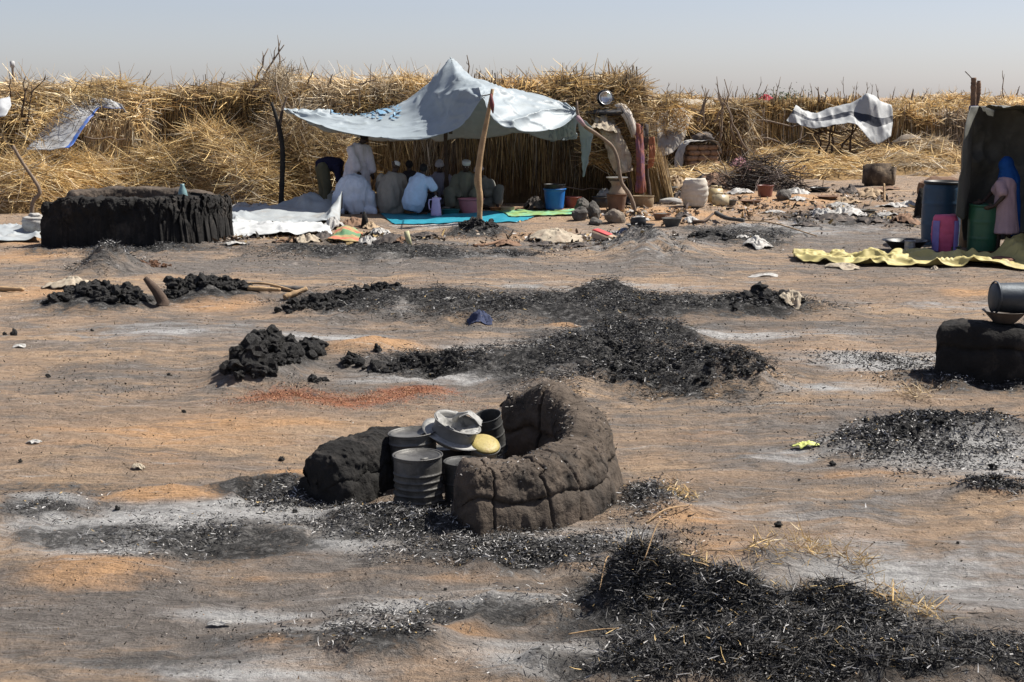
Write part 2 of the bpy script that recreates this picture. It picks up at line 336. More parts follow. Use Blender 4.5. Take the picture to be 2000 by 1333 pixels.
def strawcol(n, bright=1., tone=0):
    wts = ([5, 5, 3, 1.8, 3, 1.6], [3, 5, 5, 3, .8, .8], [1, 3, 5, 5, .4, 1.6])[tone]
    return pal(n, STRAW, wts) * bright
def charcol(n, straw=.03, white=.07): return pal(n, [(.02, .02, .02), (.045, .043, .042), (.10, .097, .094), (.40, .39, .38), (.46, .33, .15)], [4, 4, 2.8, white * 11, straw * 10])
STRAWM = M('dry_straw', (1, 1, 1), .7, .25, 6, 0, attr=True, trans=.18, spec=.25)
CHARM = M('charred_straw', (1, 1, 1), .75, .3, 9, 0, attr=True, spec=.25)
def catrom(P, n):
    P = np.asarray(P, float); k = len(P); Q = np.concatenate([[2 * P[0] - P[1]], P, [2 * P[-1] - P[-2]]])
    t = np.linspace(0, k - 1 - 1e-9, n); i = t.astype(int); u = (t - i).reshape((-1,) + (1,) * (P.ndim - 1))
    a, b, c, d = Q[i], Q[i + 1], Q[i + 2], Q[i + 3]
    return .5 * (2 * b + (c - a) * u + (2 * a - 5 * b + 4 * c - d) * u ** 2 + (3 * b - a - 3 * c + d) * u ** 3)
def surf(rows, nu, nv):     # rows of 3-D control points -> (nu along the row, nv across) grid
    A = np.array([[tuple(q) for q in r] for r in rows], float)
    A = np.stack([catrom(r, nu) for r in A]); A = catrom(A, nv); return A.transpose(1, 0, 2)
def normals(P):
    n = np.cross(np.gradient(P, axis=0), np.gradient(P, axis=1)); return n / np.maximum(np.linalg.norm(n, axis=2, keepdims=True), 1e-9)
def wrinkle(P, amp, sc, seed=0, aniso=(1, 1, 1), pw=2):
    N = normals(P); q = P.reshape(-1, 3) * np.array(aniso) * sc + seed * 7.1
    r = np.clip(1 - np.abs(fbm(q, 4, .45)), 0, 1); r = r ** pw
    return P + N * (amp * (r - .5)).reshape(P.shape[0], P.shape[1], 1)
def sweep(path, thick, heights, ns=120, npf=40, e=4., amp=.04, sc=2.5, courses=None, seed=0, endround=.12, closed=False, lean=0, base=-.06, flare=0):
    """a wall swept along a path, rounded on top; returns (ns, npf, 3)"""
    path = np.array([tuple(p) for p in path], float); p = catrom(path, ns)
    hh = catrom(np.array(heights, float).reshape(-1, 1), ns)[:, 0] if hasattr(heights, '__len__') else np.full(ns, heights)
    th = catrom(np.array(thick, float).reshape(-1, 1), ns)[:, 0] if hasattr(thick, '__len__') else np.full(ns, thick)
    tg = np.gradient(p, axis=0); tg[:, 2] = 0; tg /= np.linalg.norm(tg, axis=1, keepdims=True)
    sd_ = np.stack([tg[:, 1], -tg[:, 0], 0 * tg[:, 0]], 1)
    s = np.linspace(0, 1, ns); ends = np.minimum(s, 1 - s) / endround
    er = np.ones(ns) if closed else np.sqrt(np.clip(1 - (1 - np.clip(ends, 0, 1)) ** 2, 0, 1))
    a = np.linspace(0, math.pi, npf); cx = np.sign(np.cos(a)) * np.abs(np.cos(a)) ** (2 / e); cz = np.abs(np.sin(a)) ** (2 / e)
    X = cx[None, :] * (th / 2 * er)[:, None]
    Z = cz[None, :] * (hh * (.35 + .65 * er))[:, None]
    if flare: X = X * (1 + flare * (1 - cz[None, :]) ** 2)
    if courses:
        for c in courses: X = X * (1 - .20 * np.exp(-((cz[None, :] - c - .04 * np.sin(s * 31)[:, None]) / .035) ** 2)) ; X = X * (1 + .07 * np.exp(-((cz[None, :] - c * .6) / .2) ** 2))
    P = p[:, None, :] + sd_[:, None, :] * (X + lean * Z)[:, :, None]; P[:, :, 2] = p[:, None, 2] + Z + base * (1 - cz)[None, :]
    N = normals(P); q = P.reshape(-1, 3) * sc + seed * 5.3
    d = fbm(q, 4, .55) + .5 * (.6 - np.abs(fbm(q * 3.3, 4, .6)))
    return P + N * (amp * d).reshape(ns, npf, 1) * np.where(np.array(N[:, :, :1]) > 9, 0, 1)
def gs(pts): return [G(*p) for p in pts]
def merge_obj(g, voxel, smooth=6, fac=.5):
    """weld overlapping shapes into one continuous skin"""
    me = mesh('tmp', g, True); o = bpy.data.objects.new('tmp', me); COL.objects.link(o)
    r = o.modifiers.new('r', 'REMESH'); r.mode = 'VOXEL'; r.voxel_size = voxel; r.use_smooth_shade = True
    if smooth: s = o.modifiers.new('s', 'SMOOTH'); s.iterations = smooth; s.factor = fac
    dg = bpy.context.evaluated_depsgraph_get(); dg.update()
    m2 = bpy.data.meshes.new_from_object(o.evaluated_get(dg)); bpy.data.objects.remove(o); bpy.data.meshes.remove(me)
    return m2
def fold(me, amp, sc, seed=0):
    n = len(me.vertices); P = np.zeros(n * 3); me.vertices.foreach_get('co', P); P = P.reshape(-1, 3)
    N = np.zeros(n * 3); me.vertices.foreach_get('normal', N); N = N.reshape(-1, 3)
    d = 1 - np.abs(fbm(P * np.array(sc) + seed * 9.1, 3)) * 1.6
    P = P + N * (amp * d)[:, None]; me.vertices.foreach_set('co', P.ravel()); me.update(); return me
# ------------------------------------------------------------------ ground
def build_ground():
    ys = np.concatenate([[-60, -20, -5, 1, 3.], np.geomspace(4.6, 70, 680), np.geomspace(80, 6000, 40)])
    so = np.geomspace(.5, 4, 14)[1:]
    s = np.concatenate([-so[::-1], np.linspace(-.47, .47, 540), so])
    Y, S = np.meshgrid(ys, s, indexing='ij'); X = S * np.maximum(Y, 5.5)
    x, y = X.ravel(), Y.ravel(); z = hf(x, y)
    P = np.stack([x, y, z], 1).reshape(len(ys), len(s), 3)
    g = Geo(); nu, nv = P.shape[:2]
    me = bpy.data.meshes.new('ground')
    i, j = np.meshgrid(np.arange(nu - 1), np.arange(nv - 1), indexing='ij'); b = (i * nv + j).ravel()
    F = np.stack([b, b + 1, b + nv + 1, b + nv], 1).ravel().astype(np.int32)
    me.vertices.add(nu * nv); me.vertices.foreach_set('co', P.ravel()); me.loops.add(len(F)); me.loops.foreach_set('vertex_index', F)
    me.polygons.add(len(b)); me.polygons.foreach_set('loop_start', np.arange(len(b), dtype=np.int32) * 4); me.update(calc_edges=True)
    me.polygons.foreach_set('use_smooth', [True] * len(b))
    ca = me.color_attributes.new('Col', 'FLOAT_COLOR', 'POINT'); c = np.zeros((len(x), 4))
    c[:, 0] = 1.1 * mask([(a[0], a[1], a[2] * 1.15, a[3] * 1.15, a[4]) for a in CH], x, y, .8, 1.4); c[:, 1] = 1.25 * mask(AS, x, y, 1.0, .9); c[:, 2] = .95 * mask(SA, x, y, 1.0, .9); c[:, 3] = mask(RE, x, y, .8, 1.5)
    ca.data.foreach_set('color', c.ravel())
    cb = me.color_attributes.new('Smear', 'FLOAT_COLOR', 'POINT'); d = np.zeros((len(x), 4)); sc_ = lambda l, f: [(a[0], a[1], a[2] * f, a[3] * f, a[4]) for a in l]
    d[:, 0] = mask(sc_(CH, 1.55), x, y, 1.3, .6); d[:, 1] = mask(sc_(AS, 1.5), x, y, 1.3, .6); d[:, 2] = mask(GR, x, y, .9, .35); cb.data.foreach_set('color', d.ravel())
    o = link('ground', me, ground_mat()); o['kind'] = 'structure'
build_ground()

# far low rise of scrub behind the camp
def far_hill():
    g = Geo(); n = 160; P = np.zeros((n, 6, 3))
    xs = np.linspace(-160, 160, n)
    h = 1.7 + .8 * fbm(np.stack([xs * .05, 0 * xs, 0 * xs], 1), 4)
    for j, (dy, k) in enumerate(((-14, -.05), (-8, .45), (0, .85), (8, 1), (30, .8), (60, -.05))):
        P[:, j] = np.stack([xs, 170 + dy + 0 * xs, h * k], 1)
    g.grid(P, False)
    o = link('terrain', mesh('terrain', g), M('scrub_rise', (.13, .10, .07), .95, .5, 1.2, .3)); o['kind'] = 'structure'
far_hill()

# ------------------------------------------------------------------ charred litter on the ground (uncountable)
def litter(name, label, regions, mat, colfn, L=(.03, .10), Wd=(.004, .010), lift=.02, cat='charred straw', up=.22, thr=.13):
    Ps = []
    for (x, y, rx, ry, n) in regions:
        cx, cy, ax, ay = ell(x, y, rx, ry)
        n = int(n * 1.15); a = RNG.random(n) * 2 * math.pi
        r = np.where(RNG.random(n) < .6, np.sqrt(RNG.random(n)), np.abs(RNG.normal(size=n)) * .75); k = 1 + .6 * fbm(np.stack([np.cos(a) * 2.5 + x * .37, np.sin(a) * 2.5 + y * .11, 0 * a], 1), 3)
        Ps.append(np.stack([cx + ax * r * np.cos(a) * k, cy + ay * r * np.sin(a) * k], 1))
    q = np.concatenate(Ps); n0 = fbm(np.concatenate([q * [1.5, 1.1], q[:, :1] * 0 + 3], 1), 4); q = q[n0 > (-9 if thr < .05 else -.62) + thr * 9 * RNG.random(len(q)) ** 2]
    n = len(q); z = hf(q[:, 0], q[:, 1]); P = np.stack([q[:, 0], q[:, 1], z + lift * RNG.random(n)], 1)
    Dr = RNG.normal(size=(n, 3)); Dr[:, 2] = np.abs(Dr[:, 2]) * up
    sc = np.clip(q[:, 1] / 8, .8, 3.2)
    o = ribbons(name, P, Dr, (L[0] + (L[1] - L[0]) * RNG.random(n) ** 3) * .75 * sc ** .25, RNG.uniform(*Wd, n) * .75 * sc ** .5, colfn(n), None, mat, .35)
    return tag(o, label, cat, None, 'stuff')
litter('charred_straw', 'deep drift of burnt black straw with a few unburnt stalks, in the open foreground', [(1450, 1250, 270, 72, 15000), (1250, 1205, 85, 48, 6000), (1760, 1300, 320, 55, 12000), (1420, 1330, 290, 40, 7000), (1660, 1225, 110, 40, 4000), (1470, 1215, 120, 35, 4000), (1290, 1300, 90, 40, 4000)], CHARM, lambda n: charcol(n, .018, .06), (.02, .10), (.0035, .009), .06, thr=.03)
litter('charred_straw', 'burnt flakes and white ash strewn round the cracked mud ring with tins', [(800, 1035, 240, 40, 8000), (1010, 1095, 260, 32, 6000), (560, 985, 160, 25, 3500), (1255, 990, 80, 40, 2500), (420, 1065, 230, 35, 3000), (760, 1280, 120, 38, 3500), (930, 1210, 220, 25, 2200), (60, 1010, 110, 25, 900)], CHARM, lambda n: charcol(n, .015, .22), (.015, .055), (.004, .010), .03)
litter('charred_straw', 'low black bank of burnt thatch behind the clean orange sand', [(760, 600, 180, 26, 5500), (1000, 608, 250, 28, 8000), (1260, 608, 250, 24, 6500), (1490, 604, 120, 16, 3500)], CHARM, lambda n: charcol(n, .012, .045), (.02, .08), (.004, .009), .06)
litter('charred_straw', 'broad black mound of burnt thatch behind the mud ring with tins', [(1230, 690, 180, 45, 9000), (1330, 745, 210, 36, 9000), (1080, 715, 150, 38, 5000), (900, 718, 180, 20, 4500), (1450, 755, 90, 18, 2000), (1080, 770, 100, 22, 1500)], CHARM, lambda n: charcol(n, .006, .05), (.02, .08), (.004, .009), .06)
litter('charred_straw', 'thin black strip of burnt straw in front of the striped mat', [(745, 497, 260, 13, 4500), (260, 487, 200, 12, 2500), (1000, 500, 90, 11, 800), (930, 456, 60, 9, 900), (760, 468, 140, 9, 900)], CHARM, lambda n: charcol(n, .01, .10), (.03, .07), (.005, .009), .03)
litter('ash_crust', 'grey crumbly crust of ash below the dark wall with the zinc bucket', [(1840, 856, 180, 24, 5000), (1860, 900, 200, 42, 3500), (1700, 895, 120, 22, 2000), (1720, 715, 150, 22, 1500), (1900, 750, 150, 22, 2200), (1950, 982, 100, 14, 1200)], CHARM, lambda n: charcol(n, .01, .16), (.02, .06), (.006, .014), .03, 'ash')
litter('charred_straw', 'burnt scraps in front of the twig bundle and the grain sack', [(1440, 462, 120, 20, 1800), (1650, 428, 130, 22, 2000), (1265, 488, 100, 26, 2500), (212, 527, 66, 14, 1500)], CHARM, lambda n: charcol(n, .02, .14), (.03, .08), (.005, .012), .03)
litter('loose_straw', 'unburnt yellow straw wisps on orange soil beside the black drift', [(1590, 1090, 60, 18, 150), (1680, 1110, 30, 10, 90), (1500, 1110, 50, 18, 90), (1330, 985, 30, 12, 70), (1740, 1195, 50, 18, 160), (1810, 1208, 40, 12, 60), (1260, 1180, 80, 40, 140), (1400, 1200, 70, 30, 160), (1790, 785, 40, 6, 120), (1520, 1200, 130, 40, 120)], STRAWM, lambda n: strawcol(n, .95, 1), (.06, .20), (.003, .008), .06, 'straw', .8, 0)
def grit():
    n = 20000; y = np.exp(RNG.uniform(math.log(5.2), math.log(40), n)); x = RNG.uniform(-.42, .42, n) * y
    z = hf(x, y); k = np.clip(y / 8, .7, 2.6)
    Dr = RNG.normal(size=(n, 3)); Dr[:, 2] = np.abs(Dr[:, 2]) * .4
    C = pal(n, [(.05, .045, .04), (.14, .10, .07), (.30, .21, .13), (.5, .46, .4)], [5, 4, 2, .8])
    tag(ribbons('loose_grit', np.stack([x, y, z - .002], 1), Dr, RNG.uniform(.006, .02, n) * k ** .6, RNG.uniform(.003, .010, n) * k ** .6, C, None, CHARM, .5), 'fine crumbs of soil and char scattered all over the bare ground', 'grit', None, 'stuff')
grit()
litter('soil_crumbs', 'dark crumbs of burnt soil trodden into the open ground', [(250, 760, 330, 50, 700), (1500, 660, 300, 26, 300), (1600, 800, 300, 40, 350), (300, 1150, 400, 60, 350), (600, 1250, 500, 60, 450), (1000, 530, 900, 20, 500), (1300, 1070, 180, 40, 700), (580, 760, 200, 24, 700), (380, 980, 160, 20, 300)], CHARM, lambda n: pal(n, [(.03, .027, .025), (.08, .065, .055), (.19, .14, .10), (.4, .36, .31)], [5, 4, 2, .6]), (.006, .03), (.006, .018), .012, 'crumbs', .6, .15)
# seeds spilled
litter('spilled_grain', 'red sorghum grain spilled in a patch below the black clods', [(560, 778, 120, 18, 2400), (800, 772, 90, 14, 1500), (690, 784, 170, 14, 1800)], CHARM, lambda n: pal(n, [(.30, .125, .07), (.44, .25, .13), (.20, .09, .06)], [4, 3, 3]), (.006, .014), (.005, .010), .008, 'grain', .5, 0)

# ------------------------------------------------------------------ clod heaps
CLODM = M('char_clod', (.030, .029, .028), .9, .5, 14, .9, 60, spec=.2, dirt=(.11, .105, .10), dirt_amt=.35, dirt_scale=9)
BROWNCLOD = M('baked_clod', (.16, .085, .05), .95, .4, 14, .8, 50)
CLODS = []
for k in range(8):
    g = Geo(); g.ball((0, 0, 0), (1, .85, .75), 3 if k < 4 else 2, .6, 2.3, k + 3); CLODS.append(mesh('clod', g, False))
def clod_heap(name, label, regions, size, mat=CLODM, cat='clod heap', seed=0, group=None, stack=.5):
    rr = random.Random(seed); x, y = regions[0][:2]; base = G(x, y)
    t = thing(name, label, cat, base, 0, group)
    for (x, y, rx, ry, n) in regions:
        cx, cy, ax, ay = ell(x, y, rx, ry)
        for k in range(int(n * 1.9)):
            r = math.sqrt(rr.random()); a = rr.random() * 6.283; px_, py_ = cx + ax * r * math.cos(a), cy + ay * r * math.sin(a)
            s = size * rr.choice((.35, .5, .7, .85, 1.15)) * rr.uniform(.8, 1.1) * (1.2 - .5 * r)
            me = rr.choice(CLODS)
            if not me.materials: me.materials.append(mat)
            o = bpy.data.objects.new('clod', me); COL.objects.link(o); o.parent = t
            o.location = Vector((px_, py_, hz(px_, py_) + s * .35 + size * stack * 1.4 * (1 - r) * rr.random())) - base
            o.rotation_euler = (rr.uniform(-.6, .6), rr.uniform(-.6, .6), rr.random() * 6.28); o.scale = (s, s, s * rr.uniform(.7, 1.2))
            if mat is not CLODM: o.material_slots[0].link = 'OBJECT'; o.material_slots[0].material = mat
    return t
clod_heap('clod_heap', 'tall jumble of black burnt clods beside the clean orange sand', [(530, 722, 60, 20, 70), (490, 745, 50, 12, 26), (600, 700, 30, 16, 18)], .085, seed=1, stack=1.3)
clod_heap('clod_heap', 'row of small black clods trailing along the orange sand edge', [(770, 722, 60, 8, 20), (860, 722, 50, 8, 14), (690, 715, 25, 6, 6), (620, 745, 20, 6, 5)], .055, seed=2, stack=.8)
clod_heap('clod_heap', 'black clod heap with a broken stake leaning out of it', [(235, 596, 55, 9, 48), (190, 590, 60, 8, 30), (115, 602, 28, 4, 9)], .085, seed=3, stack=1.3)
clod_heap('clod_heap', 'black clod ridge between the leaning stake and the pale pole', [(400, 577, 50, 7, 42), (455, 574, 40, 6, 22), (340, 583, 30, 6, 12)], .08, seed=4, stack=1.3)
clod_heap('clod_heap', 'black clods at the end of the long burnt bank', [(640, 604, 50, 14, 32), (740, 585, 60, 10, 28), (580, 612, 40, 8, 12)], .07, seed=5, stack=.9)
clod_heap('clod_heap', 'sparse black clods sunk in the broad burnt mound', [(1330, 745, 200, 30, 46), (1190, 735, 80, 30, 24), (1450, 755, 70, 14, 16)], .05, seed=6, stack=.4)
clod_heap('clod_heap', 'blackened clods and rags ending the long burnt bank', [(1480, 607, 80, 9, 34)], .06, seed=7, stack=.8)
clod_heap('clod_heap', 'crest of dark crumbling clods along the grey ash field', [(1850, 848, 170, 10, 60), (1760, 880, 120, 18, 30)], .035, seed=8, stack=.5)
clod_heap('clod_heap', 'reddish baked crumbs in a short line by the black cone', [(305, 522, 32, 2.5, 20)], .035, BROWNCLOD, seed=9, stack=.3)
clod_heap('clod_heap', 'charred clods piled at the foot of the forked front pole', [(935, 455, 35, 6, 26), (925, 448, 10, 3, 8)], .08, seed=10, stack=1.2)
clod_heap('clod_heap', 'dark clods with scraps beside the long thin stick', [(1395, 470, 50, 10, 30)], .07, seed=11, stack=.9)
# loose single clods
rr = random.Random(5)
CLAB = ['larger of two black clods alone on brown ground left of the orange streaks', 'smaller of two black clods alone on brown ground', 'black clod perched at the end of the long burnt bank', 'small black clod below the melted cloth lump', 'black clod with ash beside the pale sand near the left mud wall', 'tiny black clod on brown ground below the stake heap', 'black clod alone between tall clod jumble and red grain', 'black clod standing up on the orange sand edge', 'black clod lying just behind the high mud rim', 'black clod in the crest of the near black drift', 'biggest loose black clod at the far edge of the near drift', 'black clod on the orange soil right of the ring', 'tiny dark clod on pale sand below the red grain', 'small dark clod left of the tall clod jumble', 'small dark clod on brown ground above the pale sand', 'small dark clod on grey ground past the burnt bank', 'dark clod by the lime yellow scrap', 'dark clod inside the grey ash field', 'dark clod on pale sand near a white scrap', 'small dark clod on the smooth grey track', 'dark clod at the foot of the left mud wall', 'dark clod sunk in ash before the broad burnt mound', 'small dark clod on grey ash below the ring', 'dark clod on pale ash left of the ring', 'small dark clod on brown soil below the lime scrap']
for ci, (x, y, s) in enumerate([(28, 660, 15), (10, 658, 10), (645, 585, 14), (1435, 620, 12), (550, 905, 12), (180, 648, 7), (610, 742, 15), (738, 702, 18), (985, 790, 14), (1375, 1150, 14), (1640, 1170, 26), (1520, 1040, 16), (360, 800, 8), (330, 735, 9), (95, 735, 10), (1290, 640, 8), (1625, 925, 12), (1940, 930, 15), (40, 905, 8), (1870, 1070, 8), (575, 1010, 10), (1110, 700, 16), (870, 1160, 8), (230, 1000, 12), (1560, 950, 7)]):
    p = G(x, y); o = bpy.data.objects.new('clod', CLODS[rr.randrange(8)]); COL.objects.link(o); k = s * mpp(p) * .55
    o.location = p + Vector((0, 0, k * .4)); o.scale = (k, k, k * .9); o.rotation_euler = (rr.random(), rr.random(), rr.random() * 6)
    tag(o, CLAB[ci], 'clod', 'loose clods on the open ground')

# ------------------------------------------------------------------ mud walls
MUDRING = M('scorched_mud', (.105, .083, .065), .92, .6, 4.5, 1., 22, spec=.15, dirt=(.026, .024, .022), dirt_amt=.45, dirt_scale=2.6)
MUDBLACK = M('charred_mud', (.022, .021, .020), .92, .5, 4, .9, 22, spec=.12, dirt=(.06, .052, .045), dirt_amt=.25, dirt_scale=3)
def crack(g, pts, w): g.tube(pts, w, 4)
t = thing('mud_ring_wall', 'cracked low mud ring wall scorched brown and black, with sooty tins inside', 'wall', G(1000, 1000))
ring = gs([(893, 1040), (980, 1028), (1070, 1008), (1128, 978), (1143, 942), (1110, 915), (1050, 900), (985, 893)])
P = sweep(ring, [.30, .32, .35, .36, .33, .30, .30, .28], [.35, .375, .37, .41, .47, .51, .50, .44], 420, 96, 4.0, .026, 2.6, (.52,), 1, .04, flare=.45)
N_ = normals(P); N_ = N_ if N_[210, 48, 2] > 0 else -N_; ii = np.arange(420)[:, None]; jj = np.arange(96)[None, :]; rg = fbm(P.reshape(-1, 3) * 16, 4, .6).reshape(420, 96); P = P + N_ * (.006 * rg - .02 * np.clip(rg - .55, 0, 1))[:, :, None]
for c_, w_, d_ in ((34, 1.0, .022), (92, 1.0, .024), (124, .8, .016), (170, 1.0, .02), (280, 1.2, .02), (330, 2., .04)):
    wv = 5 * fbm(np.stack([jj.ravel() * .10, 0 * jj.ravel() + c_, 0. * jj.ravel()], 1), 3)[None, :]; P = P - N_ * (d_ * np.exp(-((ii - c_ - wv) / w_) ** 2))[:, :, None]
P[:, :, 2] += (.035 * np.sin(np.linspace(0, 26, 420)) * np.clip(np.linspace(-.6, 1.6, 420), 0, 1))[:, None] * np.clip((P[:, :, 2] - .2) / .2, 0, 1)
part('curved_wall', Geo().grid(P, False), MUDRING, t, world=True)
n = 900; ix = RNG.integers(0, 420, n); iy = RNG.integers(20, 76, n); ribbons('ash_flecks', P[ix, iy] + N_[ix, iy] * .004, RNG.normal(size=(n, 3)) * [1, 1, .2], RNG.uniform(.008, .03, n), RNG.uniform(.003, .009, n), pal(n, [(.30, .28, .26), (.12, .1, .085), (.03, .03, .03)], [1, 2, 2]), t, CHARM, .2, t.location)
lw = gs([(615, 985), (680, 962), (750, 938), (830, 915)])
P = sweep(lw, [.36, .38, .36, .3], [.30, .33, .31, .27], 220, 80, 4.0, .034, 2.8, (.55,), 2, .08, flare=.3); N2 = normals(P); N2 = N2 if N2[110, 40, 2] > 0 else -N2; rg = fbm(P.reshape(-1, 3) * 15, 4, .6).reshape(220, 80); P = P + N2 * (.011 * rg)[:, :, None]
lwo = part('side_wall', Geo().grid(P, False), MUDBLACK, t, world=True)
CRK = M('crack_shadow', (.012, .011, .010), 1, .2, 9, 0)
for (x, y0, y1, Y) in [(1042, 928, 975, 0), (1105, 945, 985, 0)]: pass

t = thing('mud_granary_wall', 'long charred black mud wall with fluted crumbling end', 'wall', G(260, 470))
q = gs([(98, 477), (200, 481), (310, 480), (385, 474), (432, 464)])
P = sweep(q, [.6, .6, .6, .6, .55], [.74, .80, .80, .80, .78], 420, 90, 9, .045, 2.6, None, 5, .03, flare=.12)
rg = fbm(P.reshape(-1, 3) * [9, 9, 4], 4, .6).reshape(420, 90); P[:, :, 1] -= .03 * rg; P[:, :, 2] += .02 * rg * (P[:, :, 2] > .5)
F_ = np.clip((P[:, :, 0] - G(300, 478).x) / .5, 0, 1)
P[:, :, 1] += F_ * .04 * np.sin(P[:, :, 0] * 52 + 2 * np.sin(P[:, :, 2] * 5) + 3 * rg)
P[:, :, 2] -= F_ * .05 * np.abs(np.sin(P[:, :, 0] * 13 + rg)) * (P[:, :, 2] > .4)
part('front_wall', Geo().grid(P, False), MUDBLACK, t, world=True)
q = [D(425, 462, 24.9), D(330, 452, 25.3), D(220, 452, 25.3), D(130, 460, 24.9)]
for v in q: v.z = hz(v.x, v.y)
part('rear_wall', Geo().grid(sweep(q, .45, [.78, .84, .84, .80], 160, 40, 7, .04, 2.4, None, 6, .06), False), MUDRING, t, world=True)
g = Geo(); g.lathe([(0.075, 0), (.09, .06), (.07, .16), (.035, .24), (.04, .27)], 14, None, wob=.06)
single('plastic_bottle', g, M('cloudy_teal_plastic', (.16, .26, .27), .35, .3, 9, .15), 'crumpled cloudy teal bottle standing on the black mud wall', 'bottle', D(357, 387, 23.6) - Vector((0, 0, .03)))

t = thing('mud_ring_wall', 'dark shaded mud wall carrying a zinc bucket and bowls', 'wall', G(1950, 745))
q = gs([(1822, 742), (1905, 748), (2020, 752), (2140, 748)]); q += [G(2200, 715), G(2150, 690), G(2030, 690)]
P = sweep(q, .40, [.42, .46, .47, .48, .48, .46, .44], 220, 50, 5, .025, 3, (.6,), 7, .035)
part('curved_wall', Geo().grid(P, False), MUDBLACK, t, world=True)
# a far burnt block
p = G(1712, 366); k = mpp(p); g = Geo(); g.box((0, 0, 21 * k), (46 * k, 40 * k, 44 * k), None, 4 * k, 2 * k, 3); g.box((19 * k, -6 * k, 19 * k), (17 * k, 34 * k, 42 * k), Matrix.Rotation(.3, 3, 'Z'), 4 * k, 2.5 * k, 5)
single('mud_stove_block', g, M('burnt_block', (.075, .055, .04), .95, .5, 5, .9, 25, dirt=(.2, .15, .1), dirt_amt=.4), 'squat burnt mud block standing alone before the loose straw', 'mud block', p, .25)

# ------------------------------------------------------------------ tins and vessels inside the ring
SOOT = M('sooty_tin', (.12, .116, .108), .5, .5, 7, .25, 30, metallic=.35, dirt=(.03, .029, .027), dirt_amt=.55, dirt_scale=4)
SOOTD = M('black_tin', (.055, .055, .053), .55, .5, 7, .25, 30, metallic=.3, dirt=(.16, .15, .14), dirt_amt=.25)
ENAM = M('scorched_enamel', (.22, .215, .2), .5, .45, 5, .2, 20, dirt=(.12, .115, .11), dirt_amt=.4)
MELT = M('melted_plastic', (.33, .325, .305), .55, .45, 6, .3, 20, dirt=(.11, .105, .10), dirt_amt=.4, dirt_scale=12)
def canprof(r, h, ribs, z0=.5):
    pr = [(r * .96, 0), (r, .01)]
    for z in np.linspace(.03, .97, 80):
        rb = 0
        for c in ribs: rb = max(rb, math.exp(-((z - c) / .022) ** 2))
        pr.append((r * (.965 + .045 * rb), h * z))
    return pr + [(r * .965, h * .975), (r * 1.02, h * .98), (r * 1.02, h), (r * .97, h), (r * .95, h * .965)]
def tin(label, loc, r, h, ribs, mat, rot=(0, 0, 0), lid=True, name='metal_tin'):
    t = thing(name, label, 'tin', loc); t.rotation_euler = rot
    g = Geo(); pr = canprof(r, h, ribs)
    if not lid: pr += [(r * .93, h * .9), (r * .92, h * .1), (r * .5, h * .08)]
    g.lathe(pr, 44, None, True, not lid, .012, int(r * 99999)); Pv = np.array(g.v); dn = fbm(Pv * [9, 9, 7] + r * 977, 2); Pv[:, :2] *= (1 - .10 * np.clip(dn - .15, 0, 1) * (Pv[:, 2] < h * .93) * (Pv[:, 2] > h * .05))[:, None]; g.v = [tuple(q) for q in Pv]; part('body', g, mat, t)
    if lid:
        g = Geo(); g.lathe([(r * .945, h * .962), (r * .94, h * .985), (r * .88, h * .985), (r * .86, h * .965), (0.01, h * .96)], 40, None, False, True); lid_ = part('lid', g, mat, t)
        g = Geo(); g.box((r * .3, -r * .5, h * .975), (.05, .012, .008), Matrix.Rotation(.4, 3, 'Z'), .002); part('lid_tab', g, ENAM, lid_)
    return t
base = G(817, 990); k = mpp(base)
tin('ribbed sooty tin standing in front, lid closed and ribs catching light', base + Vector((0, 0, -.01)), 48 * k, 96 * k, (.08, .22, .36, .5, .64), SOOT)
b2 = G(812, 955); k2 = mpp(b2)
tin('wide sooty tin behind the ribbed one, flat lid dusty', b2 + Vector((0, 0, .03)), 46 * k2, 96 * k2, (.15, .5, .8), SOOT, (R(-2), R(-3), .5))
b3 = G(905, 985); k3 = mpp(b3)
tin('slim dark tin tucked behind the end of the front mud wall', b3, 38 * k3, 82 * k3, (.5,), SOOTD, (0, 0, 1.))
b4 = G(965, 915); k4 = mpp(b4)
tin('tilted black tin leaning open against the back mud wall', b4 + Vector((0, 0, .10)), 29 * k4, 78 * k4, (.2, .5, .75), SOOTD, (R(8), R(-14), .3), False)
b5 = G(935, 948); k5 = mpp(b5)
tin('dented dark tin pail under the yellow lid', b5 + Vector((0, 0, 0)), 36 * k5, 70 * k5, (.3, .6), SOOTD, (R(4), R(6), 2))
b6 = G(868, 945)
tin('dark tin hidden beneath the tilted enamel basin', b6, 36 * k5, 66 * k5, (.3, .6), SOOTD, (R(-3), R(5), 1))
t = thing('lidded_pot', 'round pot with pale yellow lid wedged among the tins', 'pot', b5 + Vector((.03, -.03, .23)))
t.rotation_euler = (R(22), R(12), 0)
g = Geo(); g.lathe([(.06, -.02), (.09, .0), (.10, .05), (.105, .06)], 32, None); part('bowl', g, ENAM, t)
g = Geo(); g.lathe([(.10, .062), (.095, .075), (.06, .082), (.005, .084)], 32, None, True, True); part('lid', g, M('yellow_lid', (.36, .29, .10), .5, .3, 14, .2, dirt=(.25, .17, .08), dirt_amt=.35, dirt_scale=14), t)
b7 = G(880, 950)
t = thing('enamel_basin', 'tilted pale enamel basin on top of the tins, heat-crumpled', 'basin', b7 + Vector((.0, 0, .285)))
t.rotation_euler = (R(10), R(20), 0)
g = Geo(); g.lathe([(.12, .0), (.135, .02), (.14, .05), (.14, .13), (.155, .145), (.158, .15), (.15, .152), (.134, .135), (.13, .04), (.11, .02)], 48, None, True, True, .02, 3); part('bowl', g, ENAM, t)
g = Geo(); g.lathe([(.14, .055), (.175, .045), (.20, .05), (.205, .056), (.17, .054), (.14, .062)], 48, None, False, False, .05, 8); part('skirt_rim', g, MELT, t)
